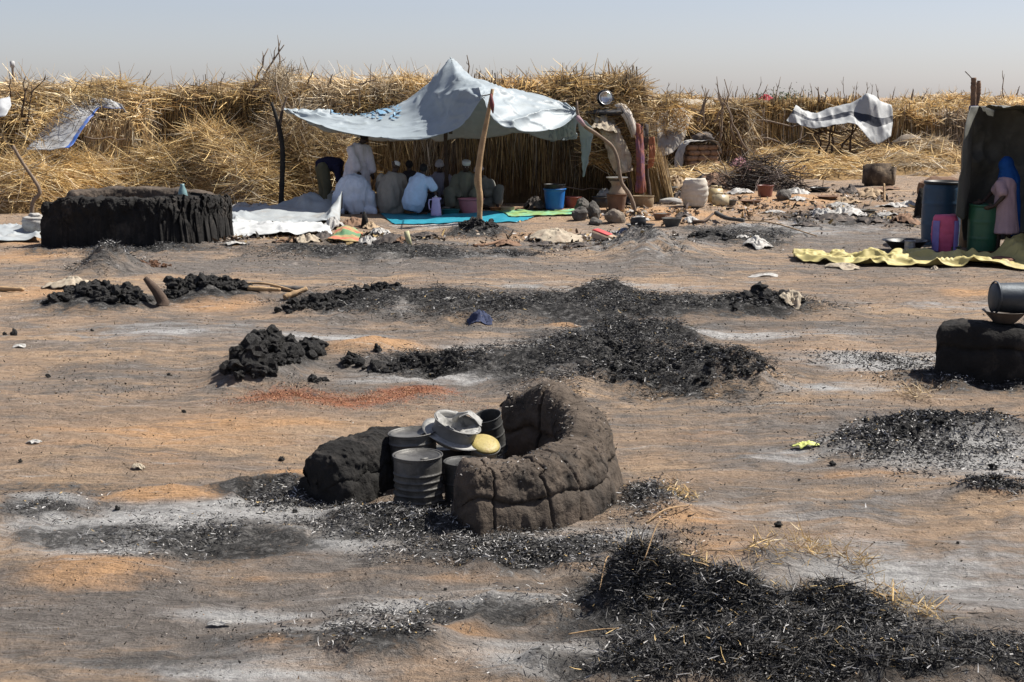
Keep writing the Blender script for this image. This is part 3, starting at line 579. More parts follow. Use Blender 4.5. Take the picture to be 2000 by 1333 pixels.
g = Geo(); A = np.linspace(0, 6.283, 60); P = np.zeros((60, 14, 3))
for j, r_ in enumerate(np.linspace(.01, .148, 14)):
    P[:, j, 0] = r_ * np.cos(A); P[:, j, 1] = r_ * np.sin(A); P[:, j, 2] = .075 + .075 * (r_ / .15) ** 3 + .028 * fbm(np.stack([P[:, j, 0] * 18, P[:, j, 1] * 18, 0 * A], 1), 3)
P[-1] = P[0]; g.grid(P, False); part('crumpled_lining', g, MELT, t, solid=.003)
g = Geo(); g.tube([(-.02, .05, .13), (-.01, .04, .19), (.04, .02, .23)], [.02, .012, .004], 6); part('torn_flap', g, MELT, t)
g = Geo(); P = wrinkle(surf([[(-.06, 0, .0), (.02, 0, .03), (.10, 0, -.05)], [(-.05, .10, .01), (.03, .1, .035), (.11, .1, -.03)]], 24, 16), .01, 14, 2)
g.grid(P, False); single('white_plastic_sheet', g, MELT, 'flat white plate-like scrap leaning behind the enamel basin', 'scrap', b7 + Vector((.10, .02, .43)), 0, solid=.004)
# burnt stake and paper by the ring
p = D(677, 890, 9.1); g = Geo(); p0 = D(690, 905, 9.1); g.tube([p0, D(684, 886, 9.1), D(676, 868, 9.1), D(664, 854, 9.1)], [.02, .02, .016, .006], 6)
single('burnt_stake', g, M('burnt_wood', (.045, .038, .032), .85, .5, 8, .6, 30), 'short curved burnt stake standing in the left mud wall', 'stake', p0, 0, world=True)

# ------------------------------------------------------------------ straw huts and fences
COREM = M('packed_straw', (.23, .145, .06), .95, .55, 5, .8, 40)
COREDARK = M('packed_straw_dark', (.10, .065, .032), .95, .55, 5, .8, 40)  # darker core: puts the shade between stalks into the straw colour
WOODP = M('peeled_wood', (.36, .24, .13), .8, .4, 6, .5, 30)
WOODD = M('dark_wood', (.085, .058, .042), .85, .45, 6, .6, 30)
WOODG = M('weathered_stick', (.20, .15, .11), .85, .4, 7, .4, 30)
def wob_pts(a, b, n, amp, rr):
    a = Vector(a); b = Vector(b); out = []
    for i in range(n):
        t_ = i / (n - 1); f = math.sin(math.pi * t_)
        out.append(a.lerp(b, t_) + Vector((rr.uniform(-amp, amp), rr.uniform(-amp, amp), rr.uniform(-amp, amp))) * (1 if 0 < i < n - 1 else 0) * (f * .5 + .5))
    return out
def branch_geo(a, b, r, rr, forks=2, amp=.05):
    g = Geo(); L = (Vector(b) - Vector(a)).length; pts = wob_pts(a, b, 6, amp * L, rr)
    g.tube(pts, [r * (1 - .13 * i) for i in range(6)], 5)
    for k in range(forks):
        i = rr.randint(2, 4); d = (pts[i] - pts[i - 1]).normalized()
        e = pts[i] + (d + Vector((rr.uniform(-.8, .8), rr.uniform(-.4, .4), rr.uniform(-.1, .6)))).normalized() * L * rr.uniform(.15, .35)
        g.tube(wob_pts(pts[i], e, 4, amp * .4 * L, rr), [r * .5, r * .42, r * .32, r * .15], 4)
    return g
def branches(t, specs, mat=WOODG, seed=0, name='branch'):
    rr = random.Random(seed)
    for (x0, y0, x1, y1, Y, r, fk) in specs: part(name, branch_geo(D(x0, y0, Y), D(x1, y1, Y + rr.uniform(-.3, .3)), r, rr, fk), mat, t, world=True)
def on_surface(P, n, cond=None):
    N = normals(P); A = P.reshape(-1, 3); B = N.reshape(-1, 3)
    if N[P.shape[0] // 2, P.shape[1] // 2, 2] < 0: B = -B
    idx = np.arange(len(A))
    if cond is not None: idx = idx[cond(A, B)]
    i = RNG.choice(idx, n); 
    e = np.linalg.norm(P[1:] - P[:-1], axis=2).mean()
    return A[i] + RNG.normal(size=(n, 3)) * e * .8, B[i]
def hut(name, label, xs, ytop, Y, depth, nwall, nroof, tone=1, bright=1., seed=0, wallL=(.3, .8), e=3.2, vert=.12, core=COREM, roofL=(.25, .7), cat='hut', lean=0, w=(.010, .022), hs_=None, roofb=1.1):
    """a thatched shelter: packed core, wall stalks, roof straw; xs and ytop are its outline in the photograph at depth Y"""
    pts = [D(x, 380, Y) for x in xs]; H = [D(x, y, Y + depth * .25).z for x, y in zip(xs, ytop)]; xs_ = np.linspace(0, len(xs) - 1, 4 * len(xs)); pts = [Vector(v) for v in np.stack([np.interp(xs_, range(len(xs)), [p[i] for p in pts]) for i in range(3)], 1)]; H = list(np.interp(xs_, range(len(H)), H) + .13 * fbm(np.stack([xs_ * 2.3, 0 * xs_ + seed * 3.1, 0 * xs_], 1), 2))
    for p in pts: p.y = Y + depth / 2; p.z = hz(p.x, p.y)
    t = thing(name, label, cat, pts[len(pts) // 2])
    P = sweep(pts, depth, H, 130, 44, e, .10, 1.2, None, seed, .05, lean=lean)
    part('straw_core', Geo().grid(P, False), core, t, world=True)
    off = t.location
    if nwall:
        A, B = on_surface(P, nwall, lambda a, b: (np.abs(b[:, 2]) < .75) & (b[:, 1] < .4) & (a[:, 2] > .05))
        dr = np.tile([0, 0, -1.], (nwall, 1)) + RNG.normal(size=(nwall, 3)) * vert; dr += B * .08
        L = RNG.uniform(*wallL, nwall); A[:, 2] += L * (.12 + .25 * (RNG.random(nwall) < .12)); A += B * .03
        ribbons('wall_stalks', A, dr, L, RNG.uniform(*w, nwall), strawcol(nwall, bright, tone), t, STRAWM, .06, off)
    if nroof:
        A, B = on_surface(P, nroof, lambda a, b: (b[:, 2] > .3) & (b[:, 1] < .75))
        dr = RNG.normal(size=(nroof, 3)) * [.9, .5, .17] + np.array([0, -.4, -.06]) + B * .06; up_ = RNG.random(nroof) < .05; dr[up_, 2] += .9
        ribbons('roof_straw', A + B * .05, dr, RNG.uniform(*roofL, nroof), RNG.uniform(w[0], w[1] * 1.2, nroof), strawcol(nroof, roofb, max(tone - 1, 0)), t, STRAWM, .25, off)
    return t, P
def heap(name, label, regions, n, tone=0, bright=1., L=(.3, .9), w=(.008, .020), cat='straw heap', core=COREM, flat=.45, seed=0, dirbias=(1, .5)):
    """a loose heap of straw: regions of (x, y base, rx px, ry px depth, height px)"""
    x, y = regions[0][:2]; base = G(x, y); t = thing(name, label, cat, base)
    def hh(X, Yy):
        z = 0 * X
        for (x, y, rx, ry, h) in regions:
            c = G0(x, y); k = mpp(c); ax = rx * k; ay = ry
            d2 = ((X - c.x) / ax) ** 2 + ((Yy - c.y - ay * .8) / ay) ** 2
            z = np.maximum(z, h * k * np.clip(1 - d2, 0, 1) ** .6)
        return z * (1 + .25 * fbm(np.stack([X * 1.3, Yy * 1.3, 0 * X + seed], 1), 3))
    xs = [(G0(r[0], r[1]).x - r[2] * mpp(G0(r[0], r[1])), G0(r[0], r[1]).x + r[2] * mpp(G0(r[0], r[1]))) for r in regions]
    y0 = min(G0(r[0], r[1]).y - .3 * r[3] for r in regions); y1 = max(G0(r[0], r[1]).y + 2 * r[3] for r in regions)
    X, Yy = np.meshgrid(np.linspace(min(a for a, b in xs), max(b for a, b in xs), 90), np.linspace(y0, y1, 50), indexing='ij')
    Z = hh(X.ravel(), Yy.ravel()).reshape(X.shape); P = np.stack([X, Yy, Z - .05 + hf(X.ravel(), Yy.ravel()).reshape(X.shape)], 2)
    part('packed_core', Geo().grid(P, False), core, t, world=True)
    N = normals(P); A = P.reshape(-1, 3); B = N.reshape(-1, 3); idx = np.where(Z.ravel() > .02)[0]; i = RNG.choice(idx, n); A = A[i] + RNG.normal(size=(n, 3)) * [.06, .06, .03]; B = B[i]
    dr = RNG.normal(size=(n, 3)) * [dirbias[0], dirbias[1], .30]; dr -= B * (dr * B).sum(1, keepdims=True) * .8
    A -= dr * .2; A[:, 2] += .04
    ribbons('loose_stalks', A, dr + [0, 0, .03], RNG.uniform(*L, n), RNG.uniform(*w, n), strawcol(n, bright, tone), t, STRAWM, .18, base)
    return t
# left shelter with draped straw and plastic
t, P = hut('straw_shelter', 'straw-draped shelter with white plastic edged in blue', (-160, -60, 20, 110, 200, 300), (200, 190, 182, 172, 178, 205), 33.5, 3.2, 2600, 5200, 0, 1.0, 1, (.3, .9), 2.4, .35, COREDARK)
branches(t, [(42, 230, 50, 150, 33.3, .03, 3), (20, 190, 17, 138, 34, .02, 0), (48, 260, 62, 165, 33.2, .025, 2), (60, 185, 90, 150, 33.5, .02, 2), (175, 190, 178, 150, 34, .015, 1), (140, 180, 160, 152, 34, .012, 1)], WOODD, 1)
rows = [[D(262, 222, 33.2), D(250, 214, 33.2), D(232, 214, 33), D(208, 212, 33), D(195, 222, 32.6), D(182, 240, 32.3), D(165, 262, 32), D(143, 288, 31.6)],
        [D(252, 204, 33.3), D(236, 197, 33.3), D(222, 192, 33.2), D(200, 192, 33.2), D(158, 204, 32.9), D(122, 225, 32.6), D(90, 255, 32.3), D(58, 296, 31.7)]]
sh = wrinkle(surf(rows, 60, 24), .07, 1.2, 4); sh[:, :, 1] -= np.linspace(.65, .3, 60)[:, None]
part('plastic_sheet', Geo().grid(sh), M('white_sheet_blue_edge', (.42, .43, .44), .5, .3, 3, .2, 12, trans=.1, dirt=(.25, .22, .18), dirt_amt=.4, dirt_scale=3, stripe=[(1, 0, .10, (.05, .13, .42))]), t, world=True, solid=.004)
rows = [[D(-40, 235, 31.5), D(-20, 230, 31.5), D(10, 225, 31.5), D(22, 205, 32)], [D(-40, 200, 32), D(-20, 197, 32), D(0, 192, 32), D(20, 188, 32.5)]]
part('plastic_sheet', Geo().grid(wrinkle(surf(rows, 20, 12), .05, 3, 4)), M('white_sheet', (.42, .43, .44), .5, .2, 6, .2, 12, trans=.2), t, world=True, solid=.004)
n = 380; uu = RNG.integers(22, 60, n); A = sh[uu, 23] + RNG.normal(size=(n, 3)) * [.16, .1, .12] + [-.05, -.12, .1]; ribbons('edge_straw', A, RNG.normal(size=(n, 3)) * [.8, .3, .4] + [.35, -.1, -.5], RNG.uniform(.25, .6, n), RNG.uniform(.010, .02, n), strawcol(n, 1, 0), t, STRAWM, .2, t.location)
n = 160; uu = RNG.integers(10, 60, n); A = sh[uu, RNG.integers(2, 24, n)] + [0, -.06, 0]; ribbons('dead_twigs', A, RNG.normal(size=(n, 3)) * [.8, .2, .8], RNG.uniform(.3, .7, n), .010, pal(n, [(.06, .045, .035), (.14, .1, .08)], [2, 1]), t, CHARM, .2, t.location)
part('reed_mat', Geo().grid(surf([[D(178, 235, 33.6), D(255, 235, 33.6)], [D(165, 300, 33.4), D(262, 300, 33.4)]], 30, 14), False), COREM, t, world=True)
n = 700; A = np.array([D(RNG.uniform(165, 262), RNG.uniform(232, 300), 33.3)[:] for _ in range(n)])
ribbons('hanging_grass', A, RNG.normal(size=(n, 3)) * .15 + [0, 0, -1], RNG.uniform(.2, .5, n), RNG.uniform(.008, .018, n), strawcol(n, 1, 1), t, STRAWM, .1, t.location)
branches(t, [(165, 268, 245, 272, 33, .03, 0)], WOODG, 3, 'tie_pole')
# long shelter behind
t, P = hut('straw_shelter', 'long low shelter with shaded reed wall behind the great straw heap', (262, 330, 400, 470, 530), (188, 184, 172, 172, 182), 34.6, 3.5, 5000, 1300, 2, .6, 2, (.4, 1.1), 6, .08, COREDARK, w=(.010, .02))  # wall stalks dimmed: shade of the recess is put into their colour
branches(t, [(285, 205, 370, 200, 35.9, .03, 0), (270, 180, 295, 137, 36, .02, 2), (345, 175, 352, 155, 36, .02, 1), (430, 170, 440, 140, 36, .015, 2), (282, 230, 290, 205, 35.5, .03, 0), (408, 245, 412, 195, 35.4, .02, 1), (450, 245, 458, 205, 35, .02, 0), (243, 180, 246, 172, 36, .05, 0)], WOODG, 4)
heap('straw_heap', 'great sunlit heap of tangled straw piled high before the long shelter', [(425, 400, 125, 1.5, 135), (300, 402, 110, 1.2, 80), (500, 405, 70, 1.2, 80)], 11000, 0, 1.05, (.3, 1.1), seed=1)
heap('straw_heap', 'sprawling straw and stalks spilled in front of the white plastic sheet', [(120, 405, 130, 1.3, 95), (20, 415, 110, 1.2, 85), (220, 400, 90, 1.0, 70)], 7500, 0, 1.0, (.3, 1.2), seed=2)
heap('straw_heap', 'thick twiggy stalk heap leaning behind the charred tie post', [(575, 400, 65, 1., 130), (640, 398, 40, .8, 140)], 4200, 1, .75, (.5, 1.4), (.010, .02), core=COREDARK, seed=3, dirbias=(.9, .4))
# hut behind the canopy, left half
t, P = hut('straw_hut', 'tall shaggy hut rising behind the open side of the canopy', (520, 590, 680, 760, 850, 900), (160, 165, 170, 165, 172, 178), 34.5, 3.0, 8000, 5200, 1, .85, 4, (.4, 1.2), 5, .16)
n = 500; c = D(545, 165, 33.8); A = np.array(c[:]) + RNG.normal(size=(n, 3)) * [.22, .2, .15]
ribbons('straw_tuft', A, RNG.normal(size=(n, 3)) * [.4, .3, .3] + [0, -.1, .5], RNG.uniform(.2, .5, n), RNG.uniform(.01, .022, n), strawcol(n, 1, 0), t, STRAWM, .3, t.location)
branches(t, [(490, 180, 524, 95, 34, .03, 2), (500, 170, 555, 88, 34, .035, 2), (543, 150, 545, 85, 34, .03, 2), (560, 160, 577, 130, 34, .02, 1), (600, 165, 612, 140, 34.4, .02, 2), (640, 170, 650, 145, 34.4, .03, 1), (722, 170, 725, 125, 34.6, .015, 0), (700, 165, 735, 155, 34.4, .025, 1), (835, 170, 835, 135, 34.6, .012, 0), (700, 220, 705, 165, 34.2, .02, 0), (918, 170, 912, 108, 34, .03, 1)], WOODG, 5)
# hut behind the canopy, right half
t, P = hut('straw_hut', 'dark reed-walled hut behind the canopy with washing at its corner', (880, 960, 1050, 1140, 1210, 1258), (182, 176, 168, 166, 168, 172), 33.0, 3.4, 11000, 5200, 2, .50, 6, (.5, 1.4), 6, .07, COREDARK, w=(.012, .024))  # brown reed darkened further: canopy shade put into wall stalk colour
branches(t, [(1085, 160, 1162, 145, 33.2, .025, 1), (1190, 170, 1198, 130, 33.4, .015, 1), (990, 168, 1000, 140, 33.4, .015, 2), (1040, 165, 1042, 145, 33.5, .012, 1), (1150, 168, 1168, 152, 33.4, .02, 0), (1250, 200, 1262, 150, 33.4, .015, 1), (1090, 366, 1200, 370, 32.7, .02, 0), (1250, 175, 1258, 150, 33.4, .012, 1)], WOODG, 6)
n = 1500; xx = RNG.uniform(1236, 1318, n); A = np.array([D(x, 350 if x < 1290 else 370, 32.6 + .5 * RNG.random())[:] for x in xx]); A[:, 2] = .05
dr = np.stack([-.16 - (xx - 1236) / 82 * .14 + .06 * RNG.normal(size=n), .15 * RNG.normal(size=n), np.ones(n)], 1)
ribbons('leaning_reeds', A, dr, RNG.uniform(1.2, 2.3, n) * (1 - (xx - 1236) / 82 * .42), RNG.uniform(.012, .026, n), strawcol(n, 1, 1), t, STRAWM, .03, t.location)
# brush fence and farther shelters
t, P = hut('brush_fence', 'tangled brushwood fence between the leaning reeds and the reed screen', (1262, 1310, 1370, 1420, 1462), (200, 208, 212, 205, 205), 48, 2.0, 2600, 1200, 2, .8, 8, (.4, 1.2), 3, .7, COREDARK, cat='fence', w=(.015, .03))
branches(t, [(1375, 245, 1378, 172, 47, .04, 2), (1362, 240, 1385, 175, 47, .05, 2), (1410, 260, 1400, 150, 46, .03, 2), (1435, 275, 1415, 155, 46, .04, 2), (1460, 295, 1420, 200, 45.5, .05, 1), (1395, 240, 1420, 190, 46, .04, 1), (1405, 280, 1412, 200, 46, .04, 1), (1437, 190, 1440, 168, 47, .02, 1), (1308, 200, 1308, 180, 47, .03, 1)], WOODG, 8)
t, P = hut('reed_screen', 'upright orange reed screen wall behind the flapping striped sheet', (1452, 1510, 1580, 1640, 1685), (208, 206, 206, 206, 206), 56, 2.2, 9000, 700, 1, .95, 9, (.5, 1.5), 7, .05, COREM, cat='fence', w=(.02, .04))
branches(t, [(1490, 300, 1493, 210, 55, .035, 1), (1452, 302, 1425, 225, 54, .05, 1), (1455, 238, 1685, 240, 55.6, .05, 0), (1455, 272, 1685, 274, 55.6, .05, 0), (1500, 298, 1502, 280, 54, .05, 0), (1560, 290, 1566, 245, 55, .05, 1), (1600, 200, 1598, 170, 56, .05, 1), (1610, 200, 1617, 172, 56, .04, 0), (1490, 190, 1500, 165, 57, .03, 1), (1515, 190, 1525, 150, 57, .025, 1), (1480, 195, 1486, 150, 57, .02, 1)], WOODG, 9)
t, P = hut('straw_shelter', 'terraced straw shelters right of the flapping striped sheet', (1690, 1745, 1800, 1870, 1960, 2090), (224, 218, 214, 206, 204, 200), 60, 4, 6500, 5500, 1, .85, 10, (.4, 1.0), 4, .12, COREM, w=(.02, .04))
branches(t, [(1650, 200, 1648, 150, 60, .02, 2), (1670, 200, 1675, 160, 60, .02, 2), (1700, 200, 1705, 165, 60, .02, 1), (1780, 195, 1784, 175, 60, .05, 0), (1960, 190, 1958, 138, 58, .03, 1), (1800, 195, 1815, 172, 60, .03, 0), (1985, 185, 1992, 168, 58, .03, 1)], WOODG, 10)
t, P = hut('straw_shelter', 'low thatched roof line beyond the terraced shelters', (1740, 1800, 1860, 1940, 2040), (210, 202, 192, 194, 198), 72, 4, 0, 5200, 1, .8, 11, (.4, 1.), 4, .12, COREM, w=(.02, .045))
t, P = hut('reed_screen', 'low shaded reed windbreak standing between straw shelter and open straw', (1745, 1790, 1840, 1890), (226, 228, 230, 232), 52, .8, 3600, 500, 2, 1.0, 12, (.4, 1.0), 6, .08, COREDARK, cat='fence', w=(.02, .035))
t, P = hut('straw_shelter', 'distant brown shelter roofs on the skyline past the reeds', (1255, 1330, 1420, 1520, 1640, 1760), (198, 196, 200, 204, 202, 205), 74, 4, 0, 5000, 2, .9, 13, (.4, 1.), 3, .3, COREDARK, w=(.02, .045))
branches(t, [(x, 195, x + random.uniform(-8, 12), random.uniform(160, 182), 73, .03, 2) for x in range(1275, 1760, 26)], WOODG, 13)
t, P = hut('straw_shelter', 'distant shelter peeping over the straw-draped roofs', (-120, 0, 140, 300, 420, 560), (196, 194, 196, 194, 192, 194), 60, 4, 0, 4200, 1, .8, 14, (.4, 1.), 3, .3, COREM, w=(.02, .04))
branches(t, [(x, 190, x + random.uniform(-8, 10), random.uniform(152, 176), 59, .02, 2) for x in (75, 130, 215, 320, 345, 395, 455, 590, 665, 760, 775)], WOODG, 14)
# leafy bush on the skyline
g = thing('bush', 'small green bush growing beside the red cloth on the skyline', 'bush', D(1525, 300, 62) * 1); g.location.z = 0
part('trunk', branch_geo((0, 0, 0), (.2, 0, 2.2), .04, random.Random(3), 2), WOODG, g)
n = 900; A = RNG.normal(size=(n, 3)) * [.7, .4, .2] + [0, 0, 2.3]
ribbons('crown', A, RNG.normal(size=(n, 3)), .10, .045, pal(n, [(.07, .10, .04), (.10, .13, .06), (.04, .06, .03)], [3, 2, 2]), g, STRAWM, .2)
# straw and sticks spread on the ground to the right
heap('straw_litter', 'wide bed of pale loose straw before the striped sheet', [(1640, 350, 130, 3.0, 30), (1790, 345, 110, 3.0, 40), (1560, 330, 90, 3, 32), (1840, 330, 70, 2.5, 55), (1740, 300, 90, 4, 30)], 9000, 0, 1.0, (.3, 1.0), (.012, .028), seed=5, dirbias=(1, .8))
heap('straw_heap', 'loose straw scattered around the bundle of bricks and grain sack', [(1320, 356, 45, 1.0, 20), (1415, 350, 60, 1.6, 16), (1290, 375, 40, 1, 26), (1390, 320, 70, 2.5, 30)], 2800, 0, 1.0, (.25, .8), (.012, .024), seed=6)
heap('stick_pile', 'flat pile of long brown stalks on the pale straw', [(1700, 318, 85, 1.6, 34)], 900, 2, 1.1, (1.2, 2.6), (.03, .05), cat='stick pile', seed=7, dirbias=(1, .25))

# ------------------------------------------------------------------ the canopy
TARP = M('grey_white_tarpaulin', (.34, .39, .42), .5, .14, 3, .25, 9, trans=.22, spec=.35, dirt=(.28, .32, .33), dirt_amt=.3, dirt_scale=1.5)
canopy = thing('tarp_canopy', 'large grey-white tarpaulin canopy on forked poles sheltering seated people', 'canopy', G(880, 425))
FR = [(552, 213, 30.2), (600, 232, 29.6), (670, 252, 29.2), (740, 264, 29.0), (800, 268, 28.9), (850, 262, 28.8), (900, 240, 28.7), (942, 187, 28.6), (968, 232, 28.7), (1010, 252, 28.9), (1060, 252, 29.2), (1100, 240, 29.6), (1128, 218, 30.1)]
MD = [(553, 212, 30.4), (605, 224, 30.1), (672, 238, 29.9), (742, 243, 29.7), (805, 238, 29.6), (850, 218, 29.5), (893, 178, 29.3), (938, 170, 29.2), (975, 190, 29.4), (1015, 205, 29.6), (1062, 212, 29.8), (1100, 214, 30.1), (1129, 215, 30.3)]
RG = [(554, 213, 30.6), (610, 219, 30.8), (672, 221, 30.9), (722, 217, 30.9), (768, 198, 30.9), (822, 163, 30.9), (880, 129, 30.8), (925, 147, 30.8), (970, 160, 30.8), (1015, 172, 30.8), (1060, 185, 30.8), (1098, 199, 30.7), (1128, 216, 30.6)]
BK = [(555, 216, 31.0), (612, 246, 31.6), (675, 264, 31.9), (730, 271, 32.0), (785, 272, 32.0), (840, 268, 32.0), (890, 262, 32.0), (935, 262, 32.0), (975, 262, 32.0), (1020, 256, 31.9), (1065, 269, 31.6), (1100, 274, 31.3), (1126, 271, 31.0)]
ctl = [[D(*q) for q in r] for r in (FR, MD, RG, BK)]
CS0 = surf(ctl, 220, 90); pk = np.array(D(880, 129, 30.8)[:]); dd = np.hypot(CS0[..., 0] - pk[0], CS0[..., 1] - pk[1]); CS0[..., 2] += .26 * np.exp(-dd / .24) - .12 * np.exp(-((dd - .9) / .5) ** 2)
for ax_, ay_ in ((942, 187), (552, 213), (1128, 218)):
    q_ = np.array(D(ax_, ay_, 28.6 if ax_ == 942 else 30.2)[:]); dd = np.linalg.norm(CS0 - q_, axis=2); an = np.arctan2(CS0[..., 1] - q_[1], CS0[..., 0] - q_[0]); CS0[..., 2] += .022 * np.sin(an * 15) * np.exp(-((dd - .7) / .6) ** 2)
an = np.arctan2(CS0[..., 1] - pk[1], CS0[..., 0] - pk[0]); dd = np.hypot(CS0[..., 0] - pk[0], CS0[..., 1] - pk[1]); CS0[..., 2] += .03 * np.sin(an * 9 + 1) * np.exp(-((dd - .9) / .7) ** 2)
CS = wrinkle(CS0, .10, .7, 3, (.7, 1.2, 1.3), 7); CS = wrinkle(CS, .035, 1.7, 5, (.6, 1.5, 1.6), 7)
part('tarpaulin', Geo().grid(CS), TARP, canopy, world=True, solid=.004)
rows = [[D(1122, 222, 30.2), D(1140, 235, 30.1), D(1158, 250, 30.0)], [D(1132, 262, 30.6), D(1146, 262, 30.3), D(1158, 262, 30.1)], [D(1136, 300, 30.6), D(1145, 300, 30.4), D(1152, 298, 30.2)], [D(1139, 346, 30.5), D(1141, 346, 30.4), D(1143, 344, 30.3)]]
part('hanging_corner', Geo().grid(wrinkle(surf(rows, 16, 40), .03, 5, 2)), TARP, canopy, world=True, solid=.004)
def emblem():
    """flat print: wreath with sheltering hands over a figure, then letters; polygons in a unit frame"""
    polys = []
    for sgn in (-1, 1):
        for k in range(9):
            a = R(-80 + k * 19); c = (sgn * .46 * math.cos(a), .46 * math.sin(a)); tx, ty = -sgn * math.sin(a), math.cos(a)
            for o_ in (-.55, .55):
                dx, dy = tx * math.cos(o_) - ty * math.sin(o_), tx * math.sin(o_) + ty * math.cos(o_)
                polys.append([(c[0], c[1]), (c[0] + dx * .08 - dy * .03, c[1] + dy * .08 + dx * .03), (c[0] + dx * .16, c[1] + dy * .16), (c[0] + dx * .08 + dy * .03, c[1] + dy * .08 - dx * .03)])
        polys.append([(sgn * .06, .30), (sgn * .25, .10), (sgn * .25, -.22), (sgn * .17, -.22), (sgn * .17, .06), (sgn * .02, .22)])
    polys.append([(.055 * math.cos(R(k * 45)), .06 + .055 * math.sin(R(k * 45))) for k in range(8)])
    polys.append([(-.07, 0), (.07, 0), (.09, -.28), (-.09, -.28)])
    return polys
def letters(txt):
    cu = bpy.data.curves.new('txt', 'FONT'); cu.body = txt; cu.resolution_u = 2; o = bpy.data.objects.new('txt', cu); COL.objects.link(o)
    dg = bpy.context.evaluated_depsgraph_get(); dg.update(); me = bpy.data.meshes.new_from_object(o.evaluated_get(dg))
    V = [(v.co.x, v.co.y) for v in me.vertices]; pol = [[V[i] for i in p.vertices] for p in me.polygons]
    bpy.data.objects.remove(o); bpy.data.curves.remove(cu); bpy.data.meshes.remove(me); return pol
CN = normals(CS)
def proj(P):
    d = P - np.array([0, 0, CAM_H]); yc = d[..., 1] * cp - d[..., 2] * sp; return 1000 + FPX * d[..., 0] / yc, 666.5 - FPX * (d[..., 1] * sp + d[..., 2] * cp) / yc
def decal(name, polys, px_, py_, lo, hi, wu, wv, side, mat):
    X, Y_ = proj(CS[:, lo:hi]); i, j = np.unravel_index(np.argmin((X - px_) ** 2 + (Y_ - py_) ** 2), X.shape); j += lo
    g = Geo(); nu, nv = CS.shape[:2]
    for pl in polys:
        V = []
        for (a, b) in pl:
            u = min(max(i + a * wu, 0), nu - 1.01); v = min(max(j + b * wv, 0), nv - 1.01); u0, v0 = int(u), int(v); fu, fv = u - u0, v - v0
            q = CS[u0, v0] * (1 - fu) * (1 - fv) + CS[u0 + 1, v0] * fu * (1 - fv) + CS[u0, v0 + 1] * (1 - fu) * fv + CS[u0 + 1, v0 + 1] * fu * fv
            n_ = CN[u0, v0]; n_ = n_ if n_[2] > 0 else -n_
            V.append(q + n_ * .035 * side)
        g.add(V, [tuple(range(len(V)))])
    part(name, g, mat, canopy, False, world=True)
BLUEP = M('faded_blue_print', (.18, .32, .45), .6, .3, 5, 0)
decal('printed_emblem', emblem(), 742, 218, 30, 62, 26, 26, 1, BLUEP)
decal('printed_letters', [[((x - 1.6) / 2.0, y - .35) for x, y in p] for p in letters('UNHCR')], 694, 224, 30, 62, 20, 16, 1, BLUEP)
decal('printed_emblem', emblem(), 1100, 264, 60, 90, 26, 22, -1, M('dark_print', (.20, .25, .30), .6, .3, 5, 0))
# poles
def pole(pts, rad, mat, name='pole', parent=canopy, knots=0, seed=0):
    rr = random.Random(seed); Q = catrom([tuple(p) for p in pts], 26); k = len(Q); rad = catrom(np.array(rad, float).reshape(-1, 1), k)[:, 0]
    g = Geo(); g.tube(Q.tolist(), [float(r * (1 + .12 * rr.uniform(-1, 1))) for r in rad], 9)
    for i in range(knots):
        j = rr.randint(3, k - 4); a = rr.random() * 6; g.ball(Vector(Q[j]) + Vector((math.cos(a), math.sin(a) * .5 - .4, 0)) * rad[j] * .8, rad[j] * .45, 1)
    return part(name, g, mat, parent, world=True)
pb = G(936, 439); Yb = pb.y
pp = pole([pb - Vector((0, 0, .15)), D(937, 385, Yb), D(933, 350, Yb), D(940, 290, Yb), D(952, 230, Yb), D(962, 174, Yb)], [.062, .06, .075, .055, .05, .03], WOODP, knots=4, seed=2)
g = Geo(); g.tube([D(942, 188, 28.6), D(952, 186, 28.5), D(960, 184, Yb)], .012, 5); part('rope', g, WOODD, canopy, world=True)
g = Geo(); g.tube([D(959, 184, Yb - .06), D(961, 205, Yb - .08), D(963, 222, Yb - .06)], [.02, .05, .012], 6); part('tied_rag', g, M('red_rag', (.16, .05, .05), .9), canopy, world=True)
pb = G(548, 416); Yl = pb.y
pole([pb - Vector((0, 0, .1)), D(550, 370, Yl), D(552, 300, Yl), D(545, 250, Yl), D(530, 200, Yl)], [.065, .06, .055, .05, .03], M('charred_post', (.022, .02, .018), .9, .5, 8, .6, 30), 'charred_post', knots=3, seed=3)
pole([D(546, 245, Yl), D(552, 215, Yl + .2), D(560, 190, Yl + .3)], [.04, .03, .015], WOODD, 'fork_limb')
g = Geo(); g.tube([D(552, 213, 30.3), D(546, 190, 30.6), D(540, 165, 31)], .010, 5); part('guy_rope', g, WOODG, canopy, world=True)
pole([D(871, 400, 31), D(872, 330, 31), D(870, 280, 31), D(872, 235, 31)], [.05, .05, .045, .04], WOODD, seed=5)
pole([D(880, 262, 30.8), D(882, 190, 30.8), D(880, 132, 30.8)], [.04, .035, .03], WOODD, seed=6)
pb = G(1243, 416); Yr = pb.y
pole([pb - Vector((0, 0, .1)), D(1232, 385, Yr), D(1213, 355, Yr), D(1206, 310, Yr), D(1194, 285, Yr), D(1165, 262, Yr - .2), D(1140, 245, Yr - .4), D(1128, 222, Yr - .5), D(1127, 198, Yr - .5)], [.05, .045, .045, .04, .04, .04, .038, .034, .02], WOODG, 'crooked_pole', knots=3, seed=7)
g = Geo(); g.tube([D(1127, 228, Yr - .5), D(1133, 236, Yr - .55), D(1141, 246, Yr - .5)], [.05, .055, .04], 7); part('rag_binding', g, M('mauve_rag', (.32, .22, .24), .9), canopy, world=True)

